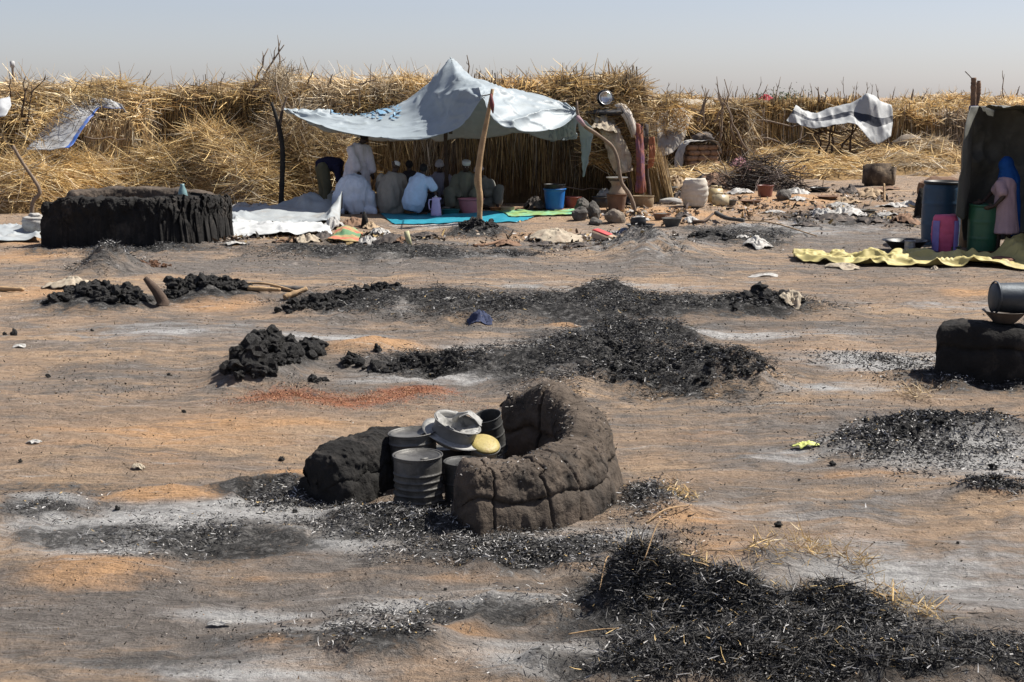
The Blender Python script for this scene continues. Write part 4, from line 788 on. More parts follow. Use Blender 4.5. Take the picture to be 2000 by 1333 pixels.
# ------------------------------------------------------------------ mats and ground cloths
def gsheet(name, label, cat, corners, mat, amp=.02, sc=4, nu=70, nv=30, lift=.012, seed=0, group=None, solid=.004, hump=None, rows=None):
    """a cloth lying on the ground between four pixel corners (far-left, far-right, near-right, near-left)"""
    if rows is None: rows = [[corners[3], corners[2]], [corners[0], corners[1]]]
    P = surf([[G0(*q) for q in r] for r in rows], nu, nv); f = P.reshape(-1, 3)
    q = np.concatenate([f[:, :2] * sc, np.full((len(f), 1), seed * 3.3)], 1)
    n1 = fbm(q, 4, .55); rd = (1 - np.abs(fbm(q * .8 + 9, 3)))
    edge = fbm(q * .35 + 31, 3)[:, None] * np.array([[1, 1, 0]]) * amp * 1.6
    z = hf(f[:, 0], f[:, 1]) + lift + amp * np.clip(.45 * n1 + rd ** 3 * 1.2, 0, 9)
    if hump is not None:
        for (hx, hy, hrx, hry, hh) in hump:
            cx, cy, ax, ay = ell(hx, hy, hrx, hry); d = ((f[:, 0] - cx) / ax) ** 2 + ((f[:, 1] - cy) / ay) ** 2; z = z + hh * np.exp(-d * 1.5) * (1 + .3 * n1)
    f = f + edge; f[:, 2] = z; P = f.reshape(P.shape); c = G0(*rows[0][0]).lerp(G0(*rows[-1][-1]), .5); c.z = hz(c.x, c.y)
    return single(name, Geo().grid(P), mat, label, cat, c, 0, group, world=True, solid=solid)
gsheet('floor_mat', 'bright turquoise plastic mat spread under the canopy', 'mat', [(742, 420), (1075, 416), (1010, 438), (770, 440)], M('turquoise_mat', (.02, .22, .30), .5, .25, 4, .15, 40), .012, 3, seed=1)
gsheet('floor_mat', 'lime and yellow patterned mat edging the turquoise one', 'mat', [(960, 415), (1125, 412), (1120, 424), (1000, 428)], M('lime_mat', (.22, .33, .11), .6, .3, 3, .1, 40, dirt=(.12, .40, .30), dirt_amt=.5, dirt_scale=3), .015, 3, lift=.035, seed=2)
WHT = M('white_tarp', (.33, .355, .365), .55, .2, 3, .25, 10, trans=.1, dirt=(.27, .26, .24), dirt_amt=.35, dirt_scale=2)
gsheet('ground_sheet', 'rumpled grey-white tarpaulin spread left of the kneeling man', 'tarpaulin', [(430, 415), (650, 412), (668, 442), (440, 446)], WHT, .10, 1.5, 90, 40, .03, 3, hump=[(610, 420, 50, 8, .28), (660, 428, 16, 6, .30), (520, 425, 60, 8, .12)])
gsheet('ground_sheet', 'bright white plastic strip in front of the rumpled tarpaulin', 'tarpaulin', [(432, 440), (640, 446), (655, 462), (430, 466)], M('bright_white_plastic', (.46, .47, .465), .5, .25, 4, .2, 12), .06, 2, 80, 24, .03, 4, hump=[(570, 450, 60, 6, .10)])
gsheet('ground_sheet', 'flat white sheet lying beside the tied white sack', 'sheet', [(-40, 450), (70, 452), (80, 472), (-40, 475)], WHT, .07, 2, 60, 24, .03, 5)
gsheet('yellow_sheet', 'long rumpled pale yellow sheet on the bare ground', 'sheet', None, M('pale_yellow_sheet', (.48, .41, .17), .6, .15, 4, .2, 14, trans=.1, dirt=(.3, .25, .13), dirt_amt=.25), .10, 2.3, 200, 60, .03, 6,
       rows=[[(1540, 512), (1660, 522), (1800, 524), (1900, 526), (2060, 528)], [(1538, 502), (1670, 504), (1790, 502), (1900, 505), (2070, 488)]], hump=[(1860, 500, 30, 5, .20), (1985, 500, 40, 10, .26), (1690, 512, 40, 4, .06), (1925, 505, 20, 3, .08)])
# rags and scraps, each its own crumpled piece of cloth
def rag(name, label, cat, x, y, rx, ry, h, mat, seed, group=None, rot=0, peak=(0, 0), sharp=2.):
    p = G(x, y); k = mpp(p); a = np.linspace(0, 2 * math.pi, 57); r = np.linspace(0, 1, 16)
    A, Rr = np.meshgrid(a, r, indexing='ij'); rough = fbm(np.stack([np.cos(A).ravel() * 1.6, np.sin(A).ravel() * 1.6, 0 * A.ravel() + seed * 3.7], 1), 3).reshape(A.shape)
    h = h * .62; dep = min(ry / max(.05, math.sin(math.atan2(CAM_H, p.y))) * .5, rx * 1.3)
    X = rx * k * Rr * np.cos(A) * (1 + .35 * rough); Yv = dep * k * Rr * np.sin(A) * (1 + .35 * rough)
    f = np.stack([X.ravel() / (rx * k), Yv.ravel() / (dep * k), 0 * X.ravel() + seed * 1.9], 1)
    rd = (1 - np.abs(fbm(f * 1.6, 4, .6))).reshape(A.shape); d = np.sqrt((X / (rx * k) - peak[0]) ** 2 + (Yv / (dep * k) - peak[1]) ** 2)
    Z = h * k * np.clip(1 - d ** sharp * .9, 0, 1) * (.35 + .75 * rd) + .2 * h * k * (rd - .5) + .015
    Z = np.maximum(Z, .006) * (1 - .75 * np.clip(rough * 1.5, 0, 1) * Rr); Z[-1] = Z[0]; X[-1] = X[0]; Yv[-1] = Yv[0]
    z0 = hf((X + p.x).ravel(), (Yv + p.y).ravel()).reshape(X.shape) - p.z
    return single(name, Geo().grid(np.stack([X, Yv, Z + z0], 2)), mat, label, cat, p, rot, group, solid=.004)
CRM = M('cream_cloth', (.36, .31, .235), .85, .3, 5, .3, 20, dirt=(.2, .15, .11), dirt_amt=.45, dirt_scale=6)
GRY = M('grey_cloth', (.36, .35, .33), .9, .3, 5, .3, 20, dirt=(.15, .13, .12), dirt_amt=.4)
DRK = M('sooty_cloth', (.07, .06, .055), .95, .4, 5, .4, 20, dirt=(.25, .2, .16), dirt_amt=.3)
BRN = M('brown_cloth', (.20, .12, .075), .9, .3, 5, .3, 20, dirt=(.07, .05, .04), dirt_amt=.4)
WPL = M('white_scrap', (.40, .39, .365), .6, .3, 5, .25, 20, dirt=(.2, .17, .15), dirt_amt=.45, dirt_scale=7)
NAVY = M('navy_cloth', (.035, .045, .09), .9, .3, 6, .3, 20)
YEL = M('lime_scrap', (.62, .66, .20), .6, .2, 6, .2, 20)
for (nm, lb, ct, x, y, rx, ry, h, m_, sd_) in [
 ('empty_sack', 'flattened cream sack lying on orange sand by the black clods', 'sack', 145, 562, 55, 12, 24, CRM, 1),
 ('cloth_bundle', 'cream cloth half covering dark bundle near the hearth stones', 'cloth', 1085, 470, 58, 14, 32, CRM, 2),
 ('cloth_bundle', 'pale plastic rag crumpled behind the charred tie post', 'rag', 468, 412, 28, 8, 20, WPL, 3),
 ('cloth_bundle', 'pinkish white rag bundle against the charred tie post', 'rag', 508, 414, 26, 8, 22, WPL, 4),
 ('rag', 'stained cream rag gathered in folds beside the striped mat', 'rag', 600, 478, 26, 7, 24, CRM, 5),
 ('rag', 'burnt brown cloth heap touching the striped mat', 'rag', 632, 474, 26, 7, 26, DRK, 6),
 ('rag', 'white paper scrap lying on burnt rubbish right of the striped mat', 'paper', 742, 462, 24, 5, 20, WPL, 7),
 ('rag', 'dark heap of burnt cloth right of the striped mat', 'rag', 770, 480, 45, 8, 26, DRK, 8),
 ('rag', 'brown burnt cloth beside the pale green stump', 'rag', 785, 482, 22, 7, 22, BRN, 9),
 ('rag', 'pink-grey sodden cloth next to the striped mat', 'rag', 718, 480, 20, 6, 20, GRY, 10),
 ('cardboard_scrap', 'folded brown cardboard beside the blackened upright stub', 'cardboard', 690, 444, 26, 7, 26, BRN, 11),
 ('rag', 'crumpled dark grey cloth bunched before the white tarpaulin', 'rag', 652, 446, 24, 7, 28, GRY, 12),
 ('rag', 'white rag lying in front of the fluted black wall end', 'rag', 458, 482, 24, 5, 8, WPL, 13),
 ('paper_bag', 'white crumpled paper bag near the long thin stick', 'bag', 1477, 488, 28, 7, 18, WPL, 14),
 ('plastic_scrap', 'small white scrap beside the clay dish and curved stick', 'scrap', 1350, 435, 18, 6, 16, WPL, 15),
 ('rag', 'white and pink rag beneath the twig bundle', 'rag', 1556, 378, 24, 5, 16, WPL, 16),
 ('rag', 'white rags on the charred patch near the small burnt block', 'rag', 1650, 425, 34, 7, 22, WPL, 17),
 ('rag', 'black burnt cloth on the charred patch beneath white rags', 'rag', 1630, 436, 40, 6, 14, DRK, 18),
 ('rag', 'sacking scrap lying on the long yellow sheet edge', 'rag', 1645, 523, 34, 5, 12, CRM, 19),
 ('paper_scrap', 'flat white and red packet alone on brown ground', 'packet', 1493, 540, 24, 4, 5, WPL, 20),
 ('navy_cloth', 'navy blue cloth dropped on the long burnt bank', 'cloth', 938, 633, 24, 7, 14, NAVY, 21),
 ('plastic_scrap', 'lime yellow plastic scrap alone on grey ground', 'scrap', 1570, 892, 24, 6, 14, YEL, 22),
 ('paper_scrap', 'white paper behind the short burnt stake', 'paper', 682, 890, 26, 5, 6, WPL, 23),
 ('paper_scrap', 'crumpled tan wrapper lying left on pale sand', 'wrapper', 270, 925, 12, 5, 10, CRM, 24),
 ('paper_scrap', 'tiny white scrap on bare brown ground', 'scrap', 68, 872, 14, 4, 6, WPL, 25),
 ('burnt_rag', 'cream lump of melted cloth ending the burnt bank', 'rag', 1545, 612, 28, 9, 30, CRM, 26),
 ('rag', 'brown leather-like cloth draped by the twig bundle', 'cloth', 1395, 362, 34, 6, 30, BRN, 27),
 ('rag', 'pale rags heaped beside the flat clay dish', 'rag', 1445, 378, 26, 5, 14, WPL, 28),
 ('rag', 'mauve faded cloth lying atop pale straw behind the twigs', 'cloth', 1432, 320, 16, 6, 22, M('mauve_cloth', (.35, .20, .24), .9), 29),
 ('paper_scrap', 'white scrap at the edge of the burnt strip', 'paper', 735, 458, 20, 5, 12, WPL, 30),
 ('rag', 'pale cream cloth scrap in burnt mound of thatch', 'rag', 880, 603, 18, 5, 6, WPL, 31),
 ('paper_scrap', 'white flake beside the small ash-white hollow', 'paper', 430, 1222, 26, 5, 8, GRY, 32),
 ('paper_scrap', 'curled brown leaf-like scrap below the yellow sheet', 'scrap', 1825, 532, 8, 3, 9, CRM, 33),
 ('paper_scrap', 'small pale scrap half buried by the broken stake heap', 'scrap', 40, 678, 13, 4, 5, WPL, 34),
 ('rag', 'white rubbish by the blue drum', 'rag', 1775, 405, 20, 5, 14, WPL, 35),
 ('paper_scrap', 'white scraps by the dark clods and thin stick', 'paper', 1450, 472, 16, 4, 8, WPL, 36)]:
    rag(nm, lb, ct, x, y, rx, ry, h, m_, sd_)
for i, (x, y, rx, ry, h, m_) in enumerate([(1225, 402, 22, 6, 26, DRK), (1262, 384, 20, 6, 24, BRN), (1330, 388, 18, 6, 22, DRK), (1250, 430, 18, 5, 12, GRY), (1335, 425, 16, 4, 10, DRK), (1375, 360, 22, 5, 24, DRK), (1510, 420, 26, 4, 8, GRY), (1575, 448, 26, 5, 10, DRK), (1700, 440, 30, 5, 14, DRK), (1735, 425, 24, 5, 12, GRY), (1745, 408, 26, 5, 12, WPL), (1600, 412, 22, 4, 8, BRN), (1060, 480, 24, 5, 10, DRK), (1130, 484, 30, 5, 10, DRK), (990, 478, 26, 5, 10, BRN), (560, 476, 24, 4, 8, BRN), (830, 462, 26, 4, 10, DRK), (690, 474, 22, 5, 14, DRK), (1730, 372, 26, 4, 8, BRN), (1560, 392, 20, 4, 8, WPL), (1640, 404, 24, 4, 10, GRY)]):
    rag('rag', ['sooty rag heap below the crooked pole', 'brown rag by the low clay pot', 'dark rag beside the grain sack', 'grey rag behind the black flared basin', 'dark scrap by the dusty pots', 'dark sacking under the brick bundle', 'flat grey rag on sand past the clay dish', 'charred cloth at the tip of the thin stick', 'charred cloth right of the white rags', 'grey cloth near the charred forked stub', 'white scraps near the charred forked stub', 'brown scrap under the shallow brown lid', 'dark scrap before the cream cloth bundle', 'dark scrap before the red carton', 'brown scrap past the curved branch', 'brown scrap left of the cream rag', 'dark scrap before the squatting man in blue', 'dark rag behind the striped mat', 'brown cloth by the squat mud block', 'pale scrap by the grey rock and bucket', 'grey scrap between the lid and white rags'][i], 'rag', x, y, rx, ry, h, m_, 60 + i)
litter('mixed_rubbish', 'trampled rubbish of burnt rags, paper and straw around the canopy and hearth', [(700, 470, 150, 10, 700), (1120, 470, 180, 12, 900), (1250, 420, 110, 16, 700), (1400, 400, 160, 20, 700), (1600, 420, 160, 24, 1200), (1750, 400, 90, 30, 700), (460, 470, 60, 8, 200)], CHARM, lambda n: pal(n, [(.04, .035, .03), (.13, .09, .06), (.30, .25, .2), (.5, .48, .45), (.42, .3, .14)], [5, 4, 2, 1.2, 2]), (.03, .16), (.02, .05), .03, 'rubbish', .4)
PNK = M('pink_faded_cloth', (.30, .14, .16), .9, .3, 5, .3, 20); BLU = M('blue_grey_cloth', (.12, .15, .22), .9, .3, 5, .3, 20); TAN = M('tan_sacking', (.34, .25, .16), .9, .35, 5, .3, 20)
for i, (lb, x, y, rx, ry, h, m_) in enumerate([('faded pink clothes heaped on the twig bundle edge', 1445, 338, 24, 6, 30, PNK), ('faded clothes piled behind the charred twigs', 1480, 322, 26, 6, 28, PNK), ('tan sacking heap behind the cream bucket', 1322, 372, 24, 6, 34, TAN), ('blue-grey clothes under the printed cloth', 1240, 396, 20, 5, 30, BLU), ('tan sack slumped below the leaning reeds', 1262, 376, 20, 5, 34, TAN), ('grey blanket heap beneath the hanging cream cloth', 1180, 402, 24, 5, 34, GRY), ('sooty sack in the shade beside the blue bucket', 1045, 408, 24, 5, 26, DRK), ('tan cloth pile in front of the squat mud block', 1700, 385, 30, 5, 18, TAN), ('brown clothes lying before the blue drum', 1765, 440, 28, 5, 20, BRN), ('grey sacking beside the white rags', 1605, 428, 26, 5, 18, GRY), ('pale sacking behind the jerrycans', 1440, 366, 26, 6, 24, CRM), ('tan sacking near the shallow brown lid', 1655, 398, 24, 4, 14, TAN), ('dark bundle left of the small burnt block', 1655, 375, 22, 5, 18, DRK), ('blue-grey rag beside the red carton', 1220, 462, 18, 4, 12, BLU), ('tan cloth beside the folded cardboard', 725, 446, 18, 4, 14, TAN)]):
    rag('cloth_pile', lb, 'cloth pile', x, y, rx, ry, h * 1.3, m_, 90 + i)
STRIPED = M('striped_mat', (.30, .22, .10), .8, .2, 9, .3, 50, stripe=[(1, .10, .22, (.42, .13, .08)), (1, .30, .50, (.10, .20, .10)), (1, .58, .68, (.40, .12, .08)), (1, .76, .86, (.16, .26, .14))])
gsheet('striped_mat', 'folded red green and straw striped mat among burnt rubbish', 'mat', [(668, 464), (712, 462), (704, 482), (640, 482)], STRIPED, .03, 3, 40, 24, .05, 8, hump=[(680, 470, 30, 6, .14)], solid=.01)
p = G(800, 484); g = Geo(); g.tube([(0, 0, 0), (-.05, 0, .26)], [.05, .045], 9)
single('cut_stump', g, M('pale_green_bark', (.42, .40, .24), .8, .3, 8, .3), 'short pale green cut stem leaning out of burnt rags', 'stump', p)
p = G(713, 446); g = Geo(); g.tube([(0, 0, 0), (0, 0, .18), (-.01, 0, .32)], [.09, .06, .02], 7)
single('charred_stub', g, MUDBLACK, 'pointed black charred stub sticking up beside folded cardboard', 'stump', p)
# red box
p = G(1180, 474); k = mpp(p); t = thing('cardboard_box', 'crushed red and tan cardboard carton near the hearth stones', 'box', p, -.5)
g = Geo(); g.box((0, 0, 9 * k), (46 * k, 24 * k, 16 * k), Matrix.Rotation(.28, 3, 'Y'), .01, .012, 2); part('carton', g, M('tan_card', (.45, .34, .24), .85), t)
g = Geo(); g.box((-4 * k, 0, 19 * k), (34 * k, 22 * k, 2.5 * k), Matrix.Rotation(.28, 3, 'Y'), .004, .008, 4); part('red_flap', g, M('red_card', (.45, .06, .06), .7), t)

# ------------------------------------------------------------------ people
SKIN = M('dark_skin', (.045, .026, .018), .55, .2, 8, .1, 40, spec=.4)
HAIR = M('black_hair', (.010, .009, .009), .8, .3, 30, .5, 90)
def cloth(nm, c): return M(nm, c, .9, .18, 5, .25, 60, spec=.15, trans=.06)
def V3(*a): return Vector(a)
def hand(g, w, d, side, r=.0095):
    """palm and five bent fingers from wrist w along d; side is the direction of the thumb"""
    d = Vector(d).normalized(); s_ = Vector(side); s_ = (s_ - d * s_.dot(d)).normalized(); n_ = d.cross(s_); w = Vector(w)
    g.capsule(w, .028, w + d * .075, .036)
    for k, (o_, L) in enumerate(((.030, .070), (.011, .080), (-.010, .075), (-.029, .058))):
        b = w + d * .09 + s_ * o_; m = b + d * L * .55 + n_ * .008; g.tube([b - d * .02, b, m, m + d * L * .4 + n_ * .025], [r * 1.1, r * 1.1, r, r * .8], 7)
    b = w + d * .03 + s_ * .03; g.tube([b - s_ * .01, b + s_ * .025 + d * .02, b + s_ * .035 + d * .06], [r * 1.3, r * 1.2, r * .9], 7)
def head(g, c, face, tilt=0, s=1.):
    """skull, jaw, nose, ears, brow; face = heading angle (0 looks away along +Y), tilt down"""
    m = Matrix.Translation(c) @ Matrix.Rotation(face, 4, 'Z') @ Matrix.Rotation(-tilt, 4, 'X')
    P = lambda x, y, z: m @ V3(x * s, y * s, z * s)
    r3 = m.to_3x3()
    g.ball(P(0, -.012, .025), V3(.078, .098, .098) * s, 3, mtx=r3); g.ball(P(0, .03, -.045), V3(.058, .062, .07) * s, 3, mtx=r3)
    g.tube([P(0, .088, .02), P(0, .112, -.018), P(0, .095, -.03)], [.011 * s, .018 * s, .012 * s], 7)
    for q in (-1, 1): g.ball(P(q * .079, -.005, .0), V3(.012, .026, .034) * s, 1, mtx=r3); g.ball(P(q * .03, .083, .028), V3(.024, .014, .010) * s, 1, mtx=r3)
    g.tube([P(-.028, .088, -.062), P(0, .098, -.060), P(.028, .088, -.062)], .011 * s, 6)
    return P
def skin_part(t, g, name='body'): o = link(name, merge_obj(g, .0105, 3, .4), SKIN, t); return o
def wear(t, name, g, mat, vox=.016, amp=.012, sc=(7, 7, 2.2), seed=1, sm=5): return link(name, fold(merge_obj(g, vox, sm), amp, sc, seed), mat, t)
def eyes(t, P):
    for q in (-1, 1):
        g = Geo(); g.ball(P(q * .031, .079, .012), .0125, 2); e_ = part('eye', g, M('eye_white', (.55, .52, .48), .3, .1, 9, 0), t)
        g = Geo(); g.ball(P(q * .031, .088, .012), .0065, 1); o = part('iris', g, HAIR, e_)
PAT = M('pale_shirt_print', (.3, .3, .28), .9)
def seat_base(x, y): p = G(x, y); return p

# 1 man bending over a jerrycan
b = D(640, 405, 31.3); b.z = hz(b.x, b.y); t = thing('person', 'person in navy shirt and olive trousers bending over a jerrycan', 'person', b)
g = Geo(); P = head(g, V3(.42, .0, .72), R(-100), R(75)); g.capsule((.30, 0, .90), .06, (.40, 0, .78), .055)
g.capsule((-.14, .08, .95), .10, (-.10, .1, .5), .07); g.capsule((-.10, .1, .5), .06, (-.14, .1, .06), .045); g.capsule((-.06, -.1, .95), .10, (.02, -.1, .5), .07); g.capsule((.02, -.1, .5), .06, (-.02, -.1, .06), .045)
g.capsule((-.10, 0, .98), .13, (.28, 0, 1.0), .13)
for q in (-1, 1):
    g.capsule((.26, q * .17, .94), .055, (.30, q * .16, .64), .042); g.capsule((.30, q * .16, .64), .042, (.24, q * .06, .40), .03); hand(g, (.24, q * .06, .40), (-.1, -q * .1, -1), (0, -q, 0))
    g.capsule((-.14 if q > 0 else -.02, q * .1, .04), .04, ((.08 if q > 0 else .2), q * .1, .03), .035)
skin_part(t, g)
g = Geo(); g.capsule((-.13, 0, 1.0), .16, (.05, 0, 1.05), .16); g.capsule((.05, 0, 1.05), .165, (.27, 0, 1.0), .17)
for q in (-1, 1): g.capsule((.25, q * .17, .97), .085, (.30, q * .17, .68), .072)
wear(t, 'shirt', g, cloth('navy_shirt', (.018, .018, .045)), .018)
g = Geo(); g.capsule((-.14, .07, .99), .14, (-.10, .1, .5), .105); g.capsule((-.10, .1, .5), .10, (-.15, .1, .10), .085); g.capsule((-.08, -.09, .99), .14, (.02, -.1, .5), .105); g.capsule((.02, -.1, .5), .10, (-.02, -.1, .10), .085)
wear(t, 'trousers', g, cloth('olive_trousers', (.12, .115, .075)), .018)
g = Geo(); m3 = Matrix.Rotation(R(75), 3, 'Y'); g.ball(V3(.435, 0, .71), (.085, .085, .09), 2, mtx=m3); part('hair', g, HAIR, t)

# 2 standing man in a white robe
b = D(700, 414, 30.9); b.z = hz(b.x, b.y); t = thing('person', 'person standing in a long white robe, head under the canopy edge', 'person', b)
g = Geo(); P = head(g, V3(.16, .02, 1.60), R(-55), R(35)); g.capsule((.05, .02, 1.42), .065, (.13, .02, 1.54), .06); g.capsule((0, 0, 1.0), .15, (.04, 0, 1.38), .16)
for q in (-1, 1): g.capsule((q * .1, 0, .95), .1, (q * .1, 0, .5), .075); g.capsule((q * .1, 0, .5), .07, (q * .1, 0, .08), .05); g.capsule((q * .1, .03, .04), .042, (q * .1 + .1, -.13, .035), .036)
g.capsule((-.12, -.14, 1.34), .06, (-.02, -.24, 1.08), .045); g.capsule((-.02, -.24, 1.08), .042, (.04, -.27, .88), .03); hand(g, (.04, -.27, .88), (.12, -.05, -1), (1, 0, 0), .0105)
g.capsule((.2, .08, 1.34), .06, (.30, -.02, 1.08), .045); g.capsule((.3, -.02, 1.08), .042, (.34, -.06, .84), .03); hand(g, (.34, -.06, .84), (.1, 0, -1), (-1, 0, 0), .0105)
skin_part(t, g)
g = Geo(); g.capsule((.04, 0, 1.36), .19, (-.03, .02, .98), .24); g.capsule((-.03, .02, .98), .25, (-.10, .03, .55), .28); g.capsule((-.10, .03, .55), .28, (-.16, .04, .22), .27)
g.capsule((.05, 0, .98), .22, (.06, .02, .3), .25)
g.capsule((-.12, -.12, 1.36), .11, (-.03, -.24, 1.08), .10); g.capsule((-.03, -.24, 1.08), .10, (.02, -.26, .94), .105); g.capsule((.19, .06, 1.36), .11, (.29, -.02, 1.08), .095); g.capsule((.29, -.02, 1.08), .095, (.335, -.05, .90), .105)
wear(t, 'robe', g, cloth('white_robe', (.72, .70, .75)), .02, .022, (7, 7, 1.2), 3)
g = Geo(); m3 = Matrix.Rotation(R(-30), 3, 'X'); g.ball(V3(.155, .0, 1.635), (.088, .10, .085), 2); part('hair', g, HAIR, t)

# 3 kneeling man bowed forward, seen from behind
b = D(692, 430, 29.6); b.z = hz(b.x, b.y); t = thing('person', 'person in pale blue robe kneeling bowed forward, seen from behind', 'person', b)
g = Geo(); P = head(g, V3(.02, .72, .36), 0, R(70)); g.capsule((0, .15, .55), .15, (.02, .5, .52), .15); g.capsule((.02, .52, .5), .06, (.02, .66, .40), .055)
for q in (-1, 1):
    g.capsule((q * .13, .1, .5), .1, (q * .16, .42, .12), .07); g.capsule((q * .16, .42, .1), .06, (q * .15, .02, .07), .045); g.capsule((q * .15, .02, .06), .04, (q * .16, -.14, .05), .035)
    g.capsule((q * .2, .48, .5), .055, (q * .24, .62, .26), .042); g.capsule((q * .24, .62, .26), .04, (q * .16, .74, .1), .03); hand(g, (q * .16, .74, .1), (-q * .2, 1, -.3), (-q, 0, 0))
skin_part(t, g)
g = Geo(); g.ball(V3(-.02, .10, .50), (.36, .30, .34), 3); g.capsule((0, .2, .62), .24, (.02, .48, .54), .22)
for q in (-1, 1): g.capsule((q * .22, .05, .38), .22, (q * .30, .12, .13), .18); g.capsule((q * .2, .46, .52), .1, (q * .24, .60, .28), .085)
g.capsule((0, -.02, .35), .24, (.02, .02, .12), .22); g.capsule((.3, -.02, .10), .13, (.42, -.08, .06), .07); g.capsule((-.3, -.02, .10), .13, (-.40, 0, .07), .08)
wear(t, 'robe', g, cloth('pale_blue_robe', (.62, .67, .75)), .018, .042, (5, 5, 1.5), 5)

# 4 squatting man with white cap, back turned
b = D(765, 429, 29.7); b.z = hz(b.x, b.y); t = thing('person', 'person squatting in grey-brown robe and white skullcap, back turned', 'person', b)
g = Geo(); P = head(g, V3(.09, .14, 1.02), R(-35), R(18)); g.capsule((.05, .1, .84), .06, (.08, .12, .95), .055); g.capsule((0, .05, .3), .15, (.04, .08, .78), .16)
for q in (-1, 1):
    g.capsule((q * .13, .1, .24), .1, (q * .18, .45, .48), .07); g.capsule((q * .18, .45, .48), .06, (q * .16, .36, .06), .045); g.capsule((q * .16, .34, .04), .04, (q * .18, .52, .035), .035)
    g.capsule((q * .2, .1, .76), .055, (q * .28, .3, .55), .042); g.capsule((q * .28, .3, .55), .04, (q * .12, .5, .50), .03); hand(g, (q * .12, .5, .5), (-q * .6, .7, -.1), (0, 0, 1))
skin_part(t, g)
g = Geo(); g.capsule((.04, .08, .78), .19, (-.02, .04, .5), .28); g.capsule((-.02, .04, .5), .29, (-.03, .06, .2), .30); g.capsule((-.12, .05, .12), .22, (.12, .05, .12), .22)
for q in (-1, 1): g.capsule((q * .2, .1, .76), .11, (q * .28, .3, .54), .09); g.capsule((q * .16, .15, .3), .18, (q * .18, .42, .40), .14)
wear(t, 'robe', g, cloth('grey_brown_robe', (.30, .275, .235)), .02, .024, (6, 6, 1.4), 7)
g = Geo(); m3 = Matrix.Rotation(R(-35), 3, 'Z') @ Matrix.Rotation(R(-18), 3, 'X'); g.lathe([(.088, .02), (.094, .05), (.088, .09), (.06, .118), (.01, .128)], 22, Matrix.Translation((.09, .13, 1.01)) @ m3.to_4x4()); part('skullcap', g, cloth('white_cap', (.6, .6, .58)), t)

# 5 dark haired man half hidden between the two squatting men
b = D(800, 425, 30.6); b.z = hz(b.x, b.y); t = thing('person', 'person in dark clothes half hidden between the squatting men', 'person', b)
g = Geo(); P = head(g, V3(0, .1, .99), R(-20), R(20)); g.capsule((0, .08, .82), .06, (0, .1, .92), .055); g.capsule((0, .05, .3), .15, (0, .06, .78), .16)
for q in (-1, 1): g.capsule((q * .13, .1, .2), .1, (q * .3, .4, .2), .07); g.capsule((q * .3, .4, .18), .06, (-q * .05, .5, .07), .045); g.capsule((q * .2, .06, .76), .055, (q * .24, .25, .5), .042); g.capsule((q * .24, .25, .5), .04, (q * .1, .45, .4), .03); hand(g, (q * .1, .45, .4), (-q * .5, .7, -.3), (0, 0, 1))
skin_part(t, g)
g = Geo(); g.capsule((0, .06, .76), .19, (0, .05, .3), .22); g.capsule((-.15, .2, .16), .17, (.15, .2, .16), .17)
for q in (-1, 1): g.capsule((q * .19, .06, .74), .1, (q * .25, .25, .5), .08)
wear(t, 'robe', g, cloth('dark_robe', (.035, .03, .032)), .022, .015)
g = Geo(); g.ball(V3(0, .085, 1.02), (.085, .1, .09), 3, .05, 6); part('hair', g, HAIR, t)

# 6 squatting man in a light blue shirt, reaching for the flask
b = D(822, 431, 29.3); b.z = hz(b.x, b.y); t = thing('person', 'person squatting in light blue shirt, reaching towards the lilac flask', 'person', b)
g = Geo(); P = head(g, V3(.06, .16, .98), R(-25), R(30)); g.capsule((.02, .1, .82), .06, (.05, .14, .92), .055); g.capsule((-.12, .0, .28), .15, (0, .06, .78), .16)
for q in (-1, 1): g.capsule((-.1 + q * .1, .05, .24), .1, (.22 + q * .06, .22 + q * .1, .40), .07); g.capsule((.22 + q * .06, .22 + q * .1, .40), .06, (.02 + q * .06, .18 + q * .12, .06), .045); g.capsule((.0 + q * .06, .18 + q * .12, .04), .04, (.18 + q * .06, .16 + q * .12, .035), .035)
g.capsule((.17, -.02, .74), .055, (.30, -.06, .56), .042); g.capsule((.30, -.06, .56), .04, (.33, -.05, .42), .03); hand(g, (.33, -.05, .42), (.1, .05, -1), (-1, 0, 0))
g.capsule((-.16, .1, .74), .055, (.0, .32, .52), .042); g.capsule((0, .32, .52), .04, (.2, .4, .46), .03); hand(g, (.2, .4, .46), (1, .2, -.2), (0, 0, 1))
skin_part(t, g)
g = Geo(); g.capsule((0, .06, .76), .185, (-.10, .02, .5), .24); g.capsule((-.10, .02, .5), .25, (-.16, 0, .24), .25); g.capsule((.17, -.02, .74), .10, (.29, -.06, .58), .085); g.capsule((-.16, .1, .74), .1, (-.02, .3, .54), .08)
wear(t, 'shirt', g, cloth('light_blue_shirt', (.50, .64, .82)), .018, .016, (6, 6, 2.2), 9)
g = Geo()
for q in (-1, 1): g.capsule((-.1 + q * .1, .07, .20), .14, (.22 + q * .06, .22 + q * .1, .38), .10); g.capsule((.22 + q * .06, .22 + q * .1, .38), .09, (.03 + q * .06, .18 + q * .12, .12), .075)
wear(t, 'trousers', g, cloth('dark_trousers', (.018, .019, .026)), .02)
g = Geo(); g.ball(V3(.06, .145, 1.005), (.085, .1, .09), 3, .05, 6); part('hair', g, HAIR, t)

